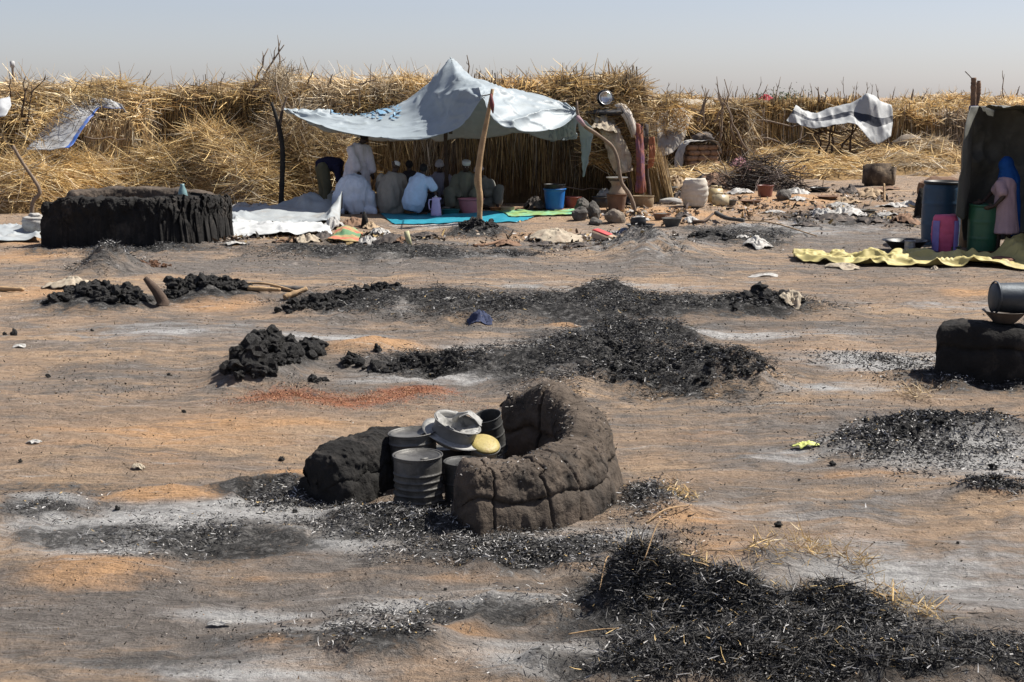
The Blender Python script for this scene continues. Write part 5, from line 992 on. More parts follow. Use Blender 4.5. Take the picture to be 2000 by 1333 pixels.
def sitter(label, x, y, Y, rob, face, hx=0, hh=.92, lean=0, seed=1, cap=None, knee=None, arms=True):
    """someone seated cross-legged facing the camera side"""
    b = D(x, y, Y); b.z = hz(b.x, b.y); t = thing('person', label, 'person', b)
    g = Geo(); P = head(g, V3(hx, -.06, hh), face, R(22)); g.capsule((hx * .7, 0, hh - .18), .06, (hx, -.03, hh - .08), .055); g.capsule((0, .05, .15), .15, (hx * .7, 0, hh - .24), .16)
    for q in (-1, 1):
        g.capsule((q * .12, 0, .14), .1, (q * .32, -.28, .17 if knee != q else .5), .07); g.capsule((q * .32, -.28, .15 if knee != q else .5), .06, (-q * .05 if knee != q else q * .26, -.38, .07), .045); g.capsule((-q * .05 if knee != q else q * .26, -.38, .05), .036, (-q * .16 if knee != q else q * .28, -.46, .045), .032)
        s_ = V3(hx * .7 + q * .19, 0, hh - .26); e_ = V3(hx * .5 + q * .27, -.14, hh - .48); w_ = V3(hx + q * .10, -.34, .34)
        g.capsule(s_, .055, e_, .042); g.capsule(e_, .04, w_, .03); hand(g, w_, (-q * .4, -.6, -.35), (0, 0, 1))
    skin_part(t, g); eyes(t, P)
    g = Geo(); g.capsule((hx * .7, 0, hh - .24), .18, (0, .04, .3), .23); g.capsule((-.2, -.12, .14), .16, (.2, -.12, .14), .16)
    for q in (-1, 1):
        g.capsule(V3(hx * .7 + q * .19, 0, hh - .26), .10, V3(hx * .5 + q * .27, -.14, hh - .48), .085); g.capsule(V3(hx * .5 + q * .27, -.14, hh - .48), .085, V3(hx + q * .14, -.28, .38), .08)
        g.capsule((q * .12, 0, .16), .14, (q * .31, -.26, .18 if knee != q else .48), .11)
        if knee == q: g.capsule((q * .31, -.26, .48), .11, (q * .27, -.33, .2), .12)
    wear(t, 'robe', g, rob, .02, .02, (6, 6, 1.8), seed)
    g = Geo(); mt = Matrix.Translation((hx, -.055, hh + .0)) @ Matrix.Rotation(face, 4, 'Z') @ Matrix.Rotation(R(-22), 4, 'X')
    if cap == 'turban':
        for k in range(5): 
            a = np.linspace(0, 2 * math.pi, 20); g.tube([mt @ V3((.093 - .008 * k) * math.cos(q_), (.11 - .01 * k) * math.sin(q_) - .01, .045 + .02 * k + .012 * math.sin(q_ + k)) for q_ in a], .02, 7)
        g.ball(mt @ V3(0, -.01, .1), (.075, .085, .05), 2); part('turban', g, cloth('white_turban', (.45, .42, .44)), t)
    else:
        g.lathe([(.088, .035), (.096, .06), (.098, .11), (.085, .122), (.01, .125)], 22, mt); part('skullcap', g, cloth('white_cap', (.6, .6, .58)), t)
    return t
sitter('person in lavender robe and pale turban facing out of the shade', 858, 418, 31.3, cloth('lavender_robe', (.27, .26, .32)), R(175), .02, .97, seed=3, cap='turban')
sitter('person in olive robe and white flat cap behind the front pole', 905, 420, 30.6, cloth('olive_robe', (.17, .17, .13)), R(195), .07, 1.02, seed=4, cap='cap', knee=-1)
# 9 someone seated deep in the shade, one knee raised
t = sitter('person in grey robe seated deep in shade, knee raised', 950, 414, 31.6, cloth('grey_robe', (.20, .20, .18)), R(120), -.16, .86, seed=5, cap='turban', knee=1)
# girl at the drums
b = D(1957, 486, 22.2); b.z = hz(b.x, b.y); t = thing('person', 'person in blue headscarf and pink dress standing at the green drum', 'person', b)
sG = 1.0
g = Geo(); P = head(g, V3(-.02, .05, 1.43), R(65), R(25), .95); g.capsule((0, .02, 1.24), .055, (-.01, .04, 1.36), .05); g.capsule((0, 0, .85), .12, (0, 0, 1.18), .13)
for q in (-1, 1): g.capsule((q * .08, 0, .8), .08, (q * .08, 0, .45), .06); g.capsule((q * .08, 0, .45), .055, (q * .08, 0, .06), .04); g.capsule((q * .08, .03, .035), .036, (q * .08 - .05, -.12, .03), .03)
g.capsule((-.13, -.06, 1.15), .05, (-.10, -.2, .95), .04); g.capsule((-.10, -.2, .95), .038, (-.22, -.16, .80), .028); hand(g, (-.22, -.16, .80), (-1, .1, -.3), (0, 0, 1))
g.capsule((.02, .14, 1.15), .05, (-.16, .2, .98), .04); g.capsule((-.16, .2, .98), .038, (-.32, .12, .84), .028); hand(g, (-.32, .12, .84), (-1, -.1, -.2), (0, 0, 1))
skin_part(t, g)
g = Geo(); g.capsule((0, 0, 1.16), .15, (0, 0, .85), .17); g.tube([(0, 0, .9), (.01, 0, .6), (.02, 0, .36), (.02, 0, .35)], [.165, .19, .225, .225], 18); g.capsule((-.13, -.06, 1.15), .085, (-.11, -.17, 1.0), .085); g.capsule((.0, .13, 1.15), .085, (-.12, .18, 1.02), .085)
wear(t, 'dress', g, cloth('pink_dress', (.42, .30, .34)), .018, .014, (7, 7, 1.6), 3)
g = Geo(); g.ball(V3(-.0, .05, 1.44), (.115, .13, .14), 3); g.capsule((.03, .03, 1.34), .14, (.06, .06, 1.18), .18); g.capsule((.12, .08, 1.15), .12, (.17, .08, .75), .11); g.capsule((.17, .08, .75), .11, (.19, .07, .35), .10)
wear(t, 'headscarf', g, cloth('blue_scarf', (.012, .07, .27)), .016, .012, (7, 7, 1.6), 4)
# the scarf leaves the face open

# ------------------------------------------------------------------ household goods
def vessel(rb, rt, h, th=.06, belly=0):
    pr = [(rb * .9, 0), (rb, h * .03)]
    for z in np.linspace(.1, .95, 8): pr.append((rb + (rt - rb) * z + belly * math.sin(z * math.pi), h * z))
    t_ = max(.006, th * rt)
    return pr + [(rt * 1.03, h * .96), (rt * 1.04, h), (rt - t_ * .4, h), (rt - t_, h * .94), (rb - t_ + (rt - rb) * .4 + belly * .8, h * .45), (rb * .8, h * .1), (.003, h * .09)]
def pot(name, label, cat, x, y, rb, rt, h, mat, belly=0, Y=None, tilt=None, group=None, n=28, inner=None, z=None):
    p = D(x, y, Y) if Y else G(x, y); k = mpp(p)
    if Y: p.z = hz(p.x, p.y) if z is None else p.z
    t = thing(name, label, cat, p, 0, group)
    if tilt: t.rotation_euler = tilt
    g = Geo(); g.lathe([(r * k, q * k) for r, q in vessel(rb, rt, h, .07, belly)], n, None, True, True, .006, int(x)); part('bowl', g, mat, t)
    g = Geo(); g.lathe([(rt * k * 1.035, h * k * .95), (rt * k * 1.075, h * k * .97), (rt * k * 1.075, h * k * 1.01), (rt * k * 1.02, h * k * 1.015)], n, None, False, False); part('rim', g, mat, t)
    if inner:
        g = Geo(); g.ball((0, 0, h * k * .75), (rt * k * .85, rt * k * .85, h * k * .28), 3, .12, 3, int(x)); part('contents', g, inner, t)
    return t
PL = lambda nm, c, **k: M(nm, c, .4, .2, 5, .08, 30, spec=.4, **k)
BLKP = M('black_pot', (.016, .016, .017), .45, .4, 7, .2, 30, spec=.4); CLAY = M('clay', (.17, .10, .065), .85, .35, 7, .4, 30); STEEL = M('steel', (.55, .55, .54), .25, .15, 6, .05, 30, metallic=.9); DUSTY = M('dusty_pot', (.10, .095, .085), .7, .4, 6, .3, 30)
STONE = M('dark_stone', (.085, .078, .07), .9, .45, 8, .7, 30, dirt=(.19, .17, .15), dirt_amt=.35)
# flask
p = D(852, 433, 28.95); p.z = hz(p.x, p.y) + .02; k = mpp(p); t = thing('thermos_flask', 'lilac plastic thermos jug standing on the turquoise mat', 'flask', p)
LIL = PL('lilac_plastic', (.50, .40, .62))
g = Geo(); g.lathe([(10 * k, 0), (10.5 * k, 1 * k), (10 * k, 8 * k), (8.5 * k, 22 * k), (7.5 * k, 28 * k), (8 * k, 33 * k), (7 * k, 35 * k), (1 * k, 35.5 * k)], 24, None); part('body', g, LIL, t)
g = Geo(); g.tube([(-7 * k, 0, 31 * k), (-13 * k, 0, 31 * k), (-14 * k, 0, 24 * k), (-13 * k, 0, 13 * k), (-9 * k, 0, 12 * k)], 1.3 * k, 7); part('handle', g, LIL, t)
g = Geo(); g.tube([(6 * k, 0, 31 * k), (10 * k, 0, 34 * k)], [2.5 * k, 1.5 * k], 7); part('spout', g, LIL, t)
g = Geo(); g.lathe([(4 * k, 35 * k), (4 * k, 37 * k), (1.5 * k, 38 * k), (1.5 * k, 40 * k)], 14, None); part('stopper', g, STEEL, t)
pot('basin', 'pink plastic basin in front of the man with flat cap', 'basin', 920, 425, 19, 25, 30, PL('pink_plastic', (.42, .16, .18)), Y=29.6)
pot('bowl', 'tan enamel bowl on the mat behind the front pole', 'bowl', 992, 424, 12, 14, 11, PL('tan_enamel', (.42, .30, .18)), Y=30.0)
pot('bowl', 'orange enamel bowl beside the tan bowl', 'bowl', 968, 424, 9, 12, 9, PL('orange_enamel', (.40, .17, .07)), Y=30.2)
pot('bowl', 'dark green bowl on the mat beside the lilac flask', 'bowl', 880, 428, 14, 18, 12, PL('deep_green_plastic', (.02, .12, .12)), Y=29.4)
pot('pot', 'small steel pot near the lavender robed sitter', 'pot', 871, 412, 8, 9, 12, STEEL, Y=30.2)
pot('bucket', 'blue plastic bucket against the dark reed wall', 'bucket', 1083, 416, 17, 21, 40, PL('blue_plastic', (.012, .13, .42)), Y=30.9)
pb = D(1083, 376, 30.9); k = mpp(pb); t = thing('basin', 'black basin set on top of the blue bucket', 'basin', pb + Vector((0, 0, .01)))
g = Geo(); g.lathe([(r * k, q * k) for r, q in vessel(19, 21, 15)], 28, None); part('bowl', g, BLKP, t)
pot('basin', 'dull red basin between the blue bucket and hearth stones', 'basin', 1117, 413, 13, 18, 22, PL('dull_red_plastic', (.20, .05, .035)), Y=31.2)
# jerrycan
def jerrycan(label, x, y, w_, h_, mat, Y=None, rz=0):
    p = D(x, y, Y) if Y else G(x, y); p.z = hz(p.x, p.y); k = mpp(p); t = thing('jerrycan', label, 'jerrycan', p, rz)
    g = Geo(); g.box((0, 0, h_ * .42 * k), (w_ * k, w_ * .62 * k, h_ * .84 * k), None, w_ * .055 * k); part('tank', g, mat, t)
    g = Geo(); g.tube([(-w_ * .34 * k, 0, h_ * .82 * k), (-w_ * .3 * k, 0, h_ * .97 * k), (w_ * .1 * k, 0, h_ * .97 * k), (w_ * .16 * k, 0, h_ * .82 * k)], w_ * .06 * k, 7); part('handle', g, mat, t)
    g = Geo(); g.lathe([(w_ * .1 * k, h_ * .82 * k), (w_ * .1 * k, h_ * .96 * k), (w_ * .09 * k, h_ * .98 * k)], 14, Matrix.Translation((w_ * .32 * k, 0, 0))); part('cap', g, mat, t)
    return t
jerrycan('grey jerrycan under the hands of the bending man', 660, 408, 38, 36, PL('grey_jerry', (.24, .24, .20)), 30.9)
jerrycan('tall cut yellowish jerrycan behind the grain sack', 1397, 393, 28, 34, PL('yellow_jerry', (.50, .40, .22), dirt=(.3, .22, .12), dirt_amt=.4), 33.2)
jerrycan('squat dusty jerrycan lying low beside the grain sack', 1407, 400, 30, 26, PL('dusty_jerry', (.42, .36, .24), dirt=(.25, .18, .1), dirt_amt=.4), 32.2, .3)
# hearth stones
def stone(label, x, y, rx, h, seed, mat=STONE, group=None, name='stone', ry=.8):
    p = G(x, y); k = mpp(p); g = Geo(); g.ball((0, 0, h * .42 * k), (rx * k, rx * k * ry, h * .62 * k), 3, .28, 1.3, seed); single(name, g, mat, label, name, p, seed * .7, group, smooth=False)
stone('rounded dark hearth stone nearest the lime mat', 1132, 432, 17, 26, 1); stone('tall sooty hearth stone behind the rounded one', 1138, 416, 17, 28, 2); stone('angled grey hearth stone leaning on the sooty ones', 1160, 428, 15, 30, 3); stone('small sooty stone in front of the hearth group', 1162, 440, 14, 14, 4)
stone('large grey-brown boulder beside the hearth group', 1200, 437, 20, 28, 5, M('brown_stone', (.20, .165, .13), .9, .4, 8, .7, 30)); stone('grey rock in front of the red-brown bucket', 1530, 391, 18, 18, 6); stone('broken clay lump beside black basin and pot', 1308, 437, 16, 14, 7, CLAY)
pot('cooking_pot', 'black cooking pot half hidden behind the hearth stones', 'pot', 1174, 414, 16, 18, 22, BLKP, 2, 31.2)
pot('basin', 'black flared basin propped on the grey ash cone', 'basin', 1250, 462, 13, 27, 20, BLKP)
pb = G(1250, 462); k = mpp(pb); t = thing('cooking_pot', 'small black pot with wire handle sitting in the flared basin', 'pot', pb + Vector((-4 * k, 0, 17 * k)))
g = Geo(); g.lathe([(r * k, q * k) for r, q in vessel(13, 14, 16, .08, 2)], 26, None); part('bowl', g, BLKP, t)
g = Geo(); g.tube([(14 * k * math.cos(a), -6 * k, 14 * k + 7 * k * math.sin(a)) for a in np.linspace(math.pi, 0, 9)], .5 * k, 5); part('handle', g, STEEL, t)
pot('cooking_pot', 'dusty dark pot beside the broken clay lump', 'pot', 1312, 447, 12, 19, 18, DUSTY); pot('dish', 'clay dish with dark contents behind dusty dark pot', 'dish', 1292, 430, 13, 17, 12, CLAY, inner=DUSTY)
# clay pots stack
pb = G(1204, 414); k = mpp(pb); t = thing('clay_pot', 'big clay pot carrying upturned jar and metal dish', 'clay pot', pb)
g = Geo(); g.lathe([(r * k, q * k) for r, q in vessel(15, 20, 36, .08, 0)], 30, None); part('base_pot', g, CLAY, t)
g = Geo(); g.lathe([(17 * k, 34 * k), (17 * k, 38 * k), (10 * k, 50 * k), (11 * k, 56 * k), (17 * k, 62 * k), (15 * k, 62 * k), (8 * k, 56 * k)], 30, None); part('upturned_jar', g, M('pale_clay', (.30, .23, .17), .85, .35, 7, .4), t)
g = Geo(); g.lathe([(8 * k, 60 * k), (20 * k, 66 * k), (22 * k, 68 * k), (20 * k, 67.5 * k), (5 * k, 63 * k)], 30, None, wob=.02); part('metal_dish', g, M('dull_steel', (.35, .34, .32), .35, .3, 6, .1, metallic=.7), t)
pot('clay_pot', 'low clay pot at the foot of the crooked pole', 'clay pot', 1256, 408, 18, 20, 22, M('pale_clay2', (.24, .18, .11), .9, .4, 7, .5), 2)
# bucket and pans by the washing
pb = G(1290, 388); pot('wash_pan', 'wide sooty pan under the cream bucket', 'pan', 1288, 388, 22, 33, 22, DUSTY, Y=pb.y)
pc = D(1283, 366, pb.y + .15); k = mpp(pc); t = thing('bucket', 'cream plastic bucket resting on the wide sooty pan', 'bucket', pc)
g = Geo(); g.lathe([(r * k, q * k) for r, q in vessel(16, 20, 37)], 30, None); part('bowl', g, PL('cream_plastic', (.52, .43, .34), dirt=(.4, .3, .22), dirt_amt=.3), t)
g = Geo(); g.lathe([(20 * k, 33 * k), (21.5 * k, 34 * k), (21.5 * k, 37.5 * k), (20 * k, 38 * k)], 30, None, False, False); part('rim', g, PL('cream_plastic', (.55, .5, .42)), t)
pot('cup', 'small white enamel cup beside the wide sooty pan', 'cup', 1272, 398, 7, 9, 13, M('white_enamel', (.40, .40, .38), .35, .25, 7, .1)); pot('cup', 'little pale tumbler next to the enamel cup', 'cup', 1287, 398, 5, 6, 12, M('pale_tumbler', (.45, .44, .42), .4))
g = Geo(); p = G(1310, 400); k = mpp(p); g.capsule((-16 * k, 0, 7 * k), 7 * k, (14 * k, 2 * k, 6 * k), 6 * k); single('rolled_bundle', Geo().ball((0, 0, 5 * k), (24 * k, 9 * k, 7 * k), 3, .15, 2, 4), GRY, 'grey rolled cloth bundle lying against the grain sack', 'bundle', p)
# sacks
def sack(label, x, y, w_, h_, mat, seed, open_=False, tie=False, rz=0, name='grain_sack', stripes=False):
    p = G(x, y); k = mpp(p); t = thing(name, label, 'sack', p, rz); n = 36; prof = []
    for z in np.linspace(0, 1, 22):
        r = (.80 + .26 * math.sin(min(z * 1.25, 1) * math.pi * .75)) * (1 if z < .86 else 1 - (z - .86) * (1.2 if not tie else 5)); prof.append((w_ / 2 * k * r * (0.93 if z < .04 else 1), h_ * k * z))
    if open_: prof += [(w_ * .40 * k, h_ * k * .98), (w_ * .36 * k, h_ * .92 * k)]
    V = []; g = Geo(); g.lathe(prof, n, None, True, True); P = np.array(g.v); q = P / (w_ * k)
    d = fbm(q * [4, 4, 3.0] + seed, 3) * .05 + .03 * np.sin(q[:, 2] * 30 + 3 * fbm(q * 3, 2)); P[:, :2] *= (1 + d)[:, None]; P[:, 1] *= .75; P[:, 2] += .04 * w_ * k * fbm(q * [3, 3, 0] + seed + 8, 2) * (P[:, 2] > .5 * h_ * k)
    g.v = [tuple(a) for a in P]; part('bag', g, mat, t)
    if tie: g = Geo(); g.ball((0, 0, h_ * k * 1.0), (w_ * .22 * k, w_ * .2 * k, h_ * .12 * k), 3, .4, 2, seed); part('tied_neck', g, mat, t)
    if open_: g = Geo(); g.ball((0, 0, h_ * k * .86), (w_ * .36 * k, w_ * .27 * k, h_ * .12 * k), 2, .1, 2, seed); part('grain', g, M('pale_grain', (.50, .40, .26), .9), t)
    return t
SACK = M('woven_sack', (.52, .48, .41), .8, .2, 6, .3, 90, dirt=(.38, .33, .26), dirt_amt=.3)
sack('full upright white woven grain sack left of the jerrycans', 1356, 405, 50, 54, SACK, 1, True)
sack('tied white sack slumped beside the black mud wall', 72, 458, 52, 36, WPL, 2, tie=True)
p = G(1843, 492); k = mpp(p); t = sack('pink and violet checked bag leaning on the blue drum', 1843, 492, 50, 72, M('pink_check', (.55, .10, .20), .6, .2, 6, .25, 60), 3, name='checked_bag')
g = Geo()
for (a0, a1) in ((-1.2, -.6), (.45, .95)):
    A = np.linspace(a0, a1, 6); Z = np.linspace(2, 62, 18); P = np.zeros((6, 18, 3))
    for i, a in enumerate(A):
        for j, z in enumerate(Z): P[i, j] = (27.5 * k * math.sin(a) * (1.02 if z < 55 else 1.0), -21.0 * k * math.cos(a), z * k)
    g.grid(P, False)
part('violet_bands', g, M('violet_band', (.22, .18, .45), .6, .2, 6, .2, 60), t, solid=.006)
# bricks in a bag
p = G(1368, 336); k = mpp(p); t = thing('brick_bundle', 'stack of mud bricks half wrapped in torn pale sacking', 'brick stack', p, .35)
BRK = M('mud_brick', (.30, .19, .12), .9, .35, 8, .5, 30); rr = random.Random(4)
bm_ = mesh('brick', Geo().box((0, 0, 0), (21 * k, 22 * k, 9.4 * k), None, 1.5 * k, .6 * k, 2))
for r_ in range(5):
    for c_ in range(3): o = link('brick', bm_, BRK, t, ((c_ - 1) * 22 * k + (r_ % 2) * 4 * k, 0, (5 + r_ * 10.4) * k)); o.rotation_euler = (0, rr.uniform(-.05, .05), rr.uniform(-.12, .12))
rows = [[V3(-46, -10, 0), V3(-50, 14, 0)], [V3(-44, -14, 34), V3(-46, 16, 34)], [V3(-34, -16, 56), V3(-34, 18, 56)], [V3(-5, -18, 60), V3(-5, 18, 62)], [V3(24, -18, 58), V3(26, 18, 58)], [V3(38, -16, 36), V3(44, 16, 36)]]
part('sacking', Geo().grid(wrinkle(surf([[q * k for q in r] for r in rows], 16, 50), .05, 4, 2), False), GRY, t, solid=.006)
g = Geo(); g.ball((4 * k, 0, 66 * k), (22 * k, 16 * k, 9 * k), 3, .3, 2, 4); part('dark_bundle', g, DRK, t)
# twig bundle
p = G(1485, 372); t = thing('twig_bundle', 'large bundle of charred thorny twigs behind the red-brown bucket', 'twig bundle', p)
n = 1100; A = np.stack([RNG.normal(size=n) * .55, RNG.normal(size=n) * .35 + .3, np.abs(RNG.normal(size=n)) * .35], 1); A[:, 2] *= np.clip(1.3 - np.abs(A[:, 0]) * .8, .2, 2)
dr = RNG.normal(size=(n, 3)) * [1, .4, .35]; ribbons('fine_twigs', A - dr * .2, dr, RNG.uniform(.4, 1.0, n), RNG.uniform(.012, .022, n), pal(n, [(.03, .025, .022), (.09, .07, .06), (.2, .16, .14)], [5, 4, 2]), t, CHARM, .25)
rr = random.Random(8)
for i in range(46):
    a = V3(rr.gauss(0, .5), rr.uniform(-.2, .7), rr.uniform(.05, .75)); d = V3(rr.uniform(-1, 1), rr.uniform(-.4, .2), rr.uniform(-.25, .5)).normalized() * rr.uniform(.5, .9)
    part('branch', branch_geo(a - d * .5, a + d * .5, .022, rr, 1), WOODD if i % 3 else WOODG, t)
pot('bucket', 'red-brown plastic bucket before the twig bundle', 'bucket', 1494, 384, 13, 16, 22, PL('redbrown_plastic', (.17, .06, .045)))
pot('dish', 'flat round clay dish on orange sand past the jerrycans', 'dish', 1466, 397, 14, 21, 7, CLAY); pot('dish', 'shallow brown lid on the sand below the twig bundle', 'dish', 1616, 390, 14, 22, 6, CLAY); pot('pan', 'black pan beside the pale rag by the twigs', 'pan', 1600, 374, 12, 20, 10, BLKP)
pot('bowl', 'mossy bowl between jerrycan and flat clay dish', 'bowl', 1428, 400, 8, 11, 10, DUSTY); pot('dish', 'dark round dish on the charred patch with white rags', 'dish', 1690, 420, 14, 21, 8, DUSTY)
# sticks
def stick(label, pts, r, mat, name='stick', n=8, cat='stick'):
    P = [G(*q[:2]) + Vector((0, 0, q[2] if len(q) > 2 else r)) for q in pts]; g = Geo(); Q = catrom([tuple(v) for v in P], 16); rr = random.Random(int(pts[0][0])); g.tube(Q.tolist(), [r * rr.uniform(.85, 1.15) * (1 - .3 * i / 16) for i in range(16)], n); return single(name, g, mat, label, cat, P[0], world=True)
stick('long thin pale stick reaching across dark clods', [(1450, 442, .12), (1510, 452, .1), (1595, 468, .03)], .014, WOODP); stick('curved brown root beside a white scrap', [(1352, 437), (1375, 437, .06), (1392, 430, .1)], .035, WOODD); stick('thick charred limb lying on dark clods', [(1398, 432, .14), (1420, 440, .1), (1452, 444, .06)], .05, M('grey_char_wood', (.08, .075, .07), .85, .4, 8, .5))
stick('pale bamboo pole end on sand by the cream sack', [(-20, 570), (46, 576)], .035, WOODP); stick('pale split pole lying past the black clod ridge', [(485, 578), (548, 579)], .035, WOODP); stick('thin pale cane along the black clod ridge', [(460, 570, .1), (520, 575, .06), (590, 578)], .018, WOODP); stick('short pale cut log at the tip of the burnt bank', [(555, 590), (600, 586)], .04, WOODP); stick('brown curved branch near the foot of the front pole', [(925, 484), (950, 482, .05), (985, 474, .06)], .03, BRN)
stick('pale curved twig on the orange soil by the ring', [(1262, 1042), (1300, 1030, .04), (1350, 1013, .02)], .006, WOODP); stick('charred beam lying past the black clod ridge', [(530, 572, .03), (600, 573, .03)], .05, M('grey_char_wood', (.08, .075, .07), .85)); stick('pale peeled stick upright before the squat mud block', [(1727, 398, 0), (1726, 397, .2), (1725, 396, .42)], .035, WOODP)
for (lb, pts, r) in [('pale straw stalk bent over the black drift', [(1170, 1225, .06), (1185, 1195, .08), (1205, 1170, .06)], .003), ('forked pale stalk lying across the black drift', [(1255, 1230, .16), (1290, 1205, .2), (1345, 1195, .14)], .003), ('pale stalk pair along the crest of the black drift', [(1380, 1165, .2), (1420, 1190, .2), (1440, 1210, .14)], .003), ('thin pale stalk flat beside the black drift', [(1110, 1272, .03), (1160, 1268, .03), (1210, 1268, .03)], .004)]: stick(lb, pts, r, WOODP, 'straw_stalk', 6, 'stalk')
P0 = G(318, 598); g = Geo(); Q = [P0, D(318, 590, P0.y), D(305, 568, P0.y), D(283, 543, P0.y)]; g.tube(catrom([tuple(v) for v in Q], 12).tolist(), [.085, .085, .08, .075, .07, .07, .065, .06, .055, .05, .04, .03], 9); single('broken_stake', g, WOODD, 'thick broken brown stake leaning out of black clods', 'stake', P0, world=True)
# posts before the left straw
for (lb, pts, r, m_) in [('forked grey stick standing before the left straw', [(62, 424), (64, 395), (78, 372), (45, 320), (25, 285)], .05, WOODG), ('dark cut post standing behind the black mud wall', [(133, 400), (133, 360), (130, 320)], .07, WOODD), ('short slanted brown post beside the dark cut post', [(152, 400), (156, 375), (162, 345)], .05, WOODG), ('long pale peeled stick leaning on the great straw heap', [(372, 390), (392, 345), (410, 290)], .045, WOODP), ('thin dark twig post beside the cut post', [(128, 390), (126, 330), (115, 288)], .03, WOODD)]:
    b = G(*pts[0]); g = Geo(); Q = [b - Vector((0, 0, .1))] + [D(x, y, b.y) for x, y in pts[1:]]; g.tube(catrom([tuple(v) for v in Q], 14).tolist(), [r * (1 - .03 * i) for i in range(14)], 8); single('wooden_post', g, m_, lb, 'post', b, world=True)
b = D(733, 400, 31.4); b.z = 0; g = Geo(); g.tube(catrom([tuple(v) for v in [b, D(724, 375, 31.4), D(733, 345, 31.4), D(730, 310, 31.4)]], 14).tolist(), [.07 - .003 * i for i in range(14)], 8); g.tube([D(731, 312, 31.4), D(745, 325, 31.4), D(765, 338, 31.3)], .015, 6); single('wooden_post', g, WOODP, 'pale forked stump behind the standing person in white', 'post', b, world=True)
# lamp mast on the skyline
b = D(35, 300, 70); b.z = 0; t = thing('lamp_mast', 'thin mast with small lamp head on the skyline', 'mast', b); h_ = D(35, 126, 70).z
g = Geo(); g.tube([(0, 0, 0), (0, 0, h_)], .06, 8); part('mast', g, WOODD, t); g = Geo(); g.box((0, 0, h_), (.2, .2, .34), None, .03); part('lamp_head', g, M('lamp_grey', (.4, .4, .4), .5), t)

# ------------------------------------------------------------------ washing at the hut corner
def hang(name, label, rows, mat, cat='cloth', nu=30, nv=40, amp=.05, sc=3, seed=1, solid=.005):
    ctl_ = [[D(*q) for q in r] for r in rows]; P = wrinkle(surf(ctl_, nu, nv), amp, sc, seed, (2.2, 1, .5)); c = ctl_[-1][0]
    return single(name, Geo().grid(P), mat, label, cat, c, 0, world=True, solid=solid)
Yh = 31.9
hang('cream_cloth', 'long cream cloth hung over the brush at the hut corner', [[(1150, 222, Yh), (1175, 222, Yh), (1192, 228, Yh)], [(1165, 244, Yh - .2), (1190, 246, Yh - .3), (1212, 256, Yh - .1)], [(1178, 272, Yh - .3), (1202, 272, Yh - .4), (1222, 276, Yh - .2)], [(1190, 310, Yh - .3), (1212, 310, Yh - .4), (1232, 308, Yh - .2)], [(1203, 342, Yh - .3), (1220, 338, Yh - .4), (1238, 334, Yh - .2)]], CRM, amp=.09)
hang('cream_cloth', 'crumpled cream cloth lying over the crooked pole top', [[(1152, 258, Yh - .6), (1175, 250, Yh - .6), (1205, 262, Yh - .5)], [(1155, 245, Yh - .3), (1180, 240, Yh - .3), (1212, 250, Yh - .3)]], CRM, amp=.10, seed=3)
hang('striped_scarf', 'pale striped scarf draped beside the metal bowls', [[(1200, 206, Yh - .1), (1212, 202, Yh - .1), (1222, 204, Yh - .1)], [(1215, 228, Yh - .2), (1228, 228, Yh - .3), (1236, 226, Yh - .2)], [(1230, 258, Yh - .2), (1238, 258, Yh - .3), (1244, 256, Yh - .2)], [(1233, 268, Yh - .2), (1238, 270, Yh - .2), (1242, 268, Yh - .2)]], M('grey_stripe_scarf', (.42, .38, .33), .9, .2, 5, .3, 20, stripe=[(0, .25, .32, (.2, .17, .15)), (0, .6, .66, (.2, .17, .15))]), amp=.05)
hang('bright_cloth', 'narrow orange, violet and red printed cloth hanging down', [[(1238, 240, Yh - .2), (1248, 243, Yh - .2), (1254, 248, Yh - .1)], [(1242, 290, Yh - .3), (1252, 290, Yh - .3), (1258, 292, Yh - .2)], [(1242, 340, Yh - .3), (1252, 340, Yh - .4), (1261, 342, Yh - .2)], [(1240, 376, Yh - .3), (1250, 378, Yh - .3), (1262, 376, Yh - .2)]], M('printed_cloth', (.27, .10, .06), .9, .5, 3, .2, 20, dirt=(.07, .05, .14), dirt_amt=.55, dirt_scale=3.5), amp=.05, nv=60)
hang('rust_cloth', 'rust coloured cloth hung on the leaning reeds', [[(1266, 268, Yh), (1278, 268, Yh)], [(1268, 300, Yh - .1), (1280, 298, Yh - .1)], [(1264, 330, Yh), (1276, 325, Yh)]], M('rust_rag', (.33, .13, .07), .9), amp=.06, nu=16)
hang('dark_cloth', 'dark sack hung beside the rust coloured cloth', [[(1252, 240, Yh), (1266, 244, Yh)], [(1253, 270, Yh - .15), (1267, 272, Yh - .15)], [(1254, 292, Yh), (1264, 294, Yh)]], DRK, amp=.06, nu=16)
g = Geo(); c = D(1190, 217, Yh); k = mpp(c); g.ball((0, 0, -3 * k), (44 * k, 22 * k, 7 * k), 3, .12, 2, 3); single('bundle', g, M('black_rubber', (.03, .03, .032), .6), 'flat black bundle on the brush under the metal bowls', 'bundle', c)
c = D(1181, 194, Yh); t = thing('metal_bowl', 'shiny steel bowl nested in black basin facing the sun', 'bowl', c); t.rotation_euler = (R(72), 0, R(12))
g = Geo(); g.lathe([(r * k, (q - 6) * k) for r, q in vessel(10, 17, 10)], 28, None); part('basin', g, BLKP, t); g = Geo(); g.lathe([(r * k, (q - 1) * k) for r, q in vessel(8, 13, 8)], 28, None); part('bowl', g, STEEL, t)
g = Geo()
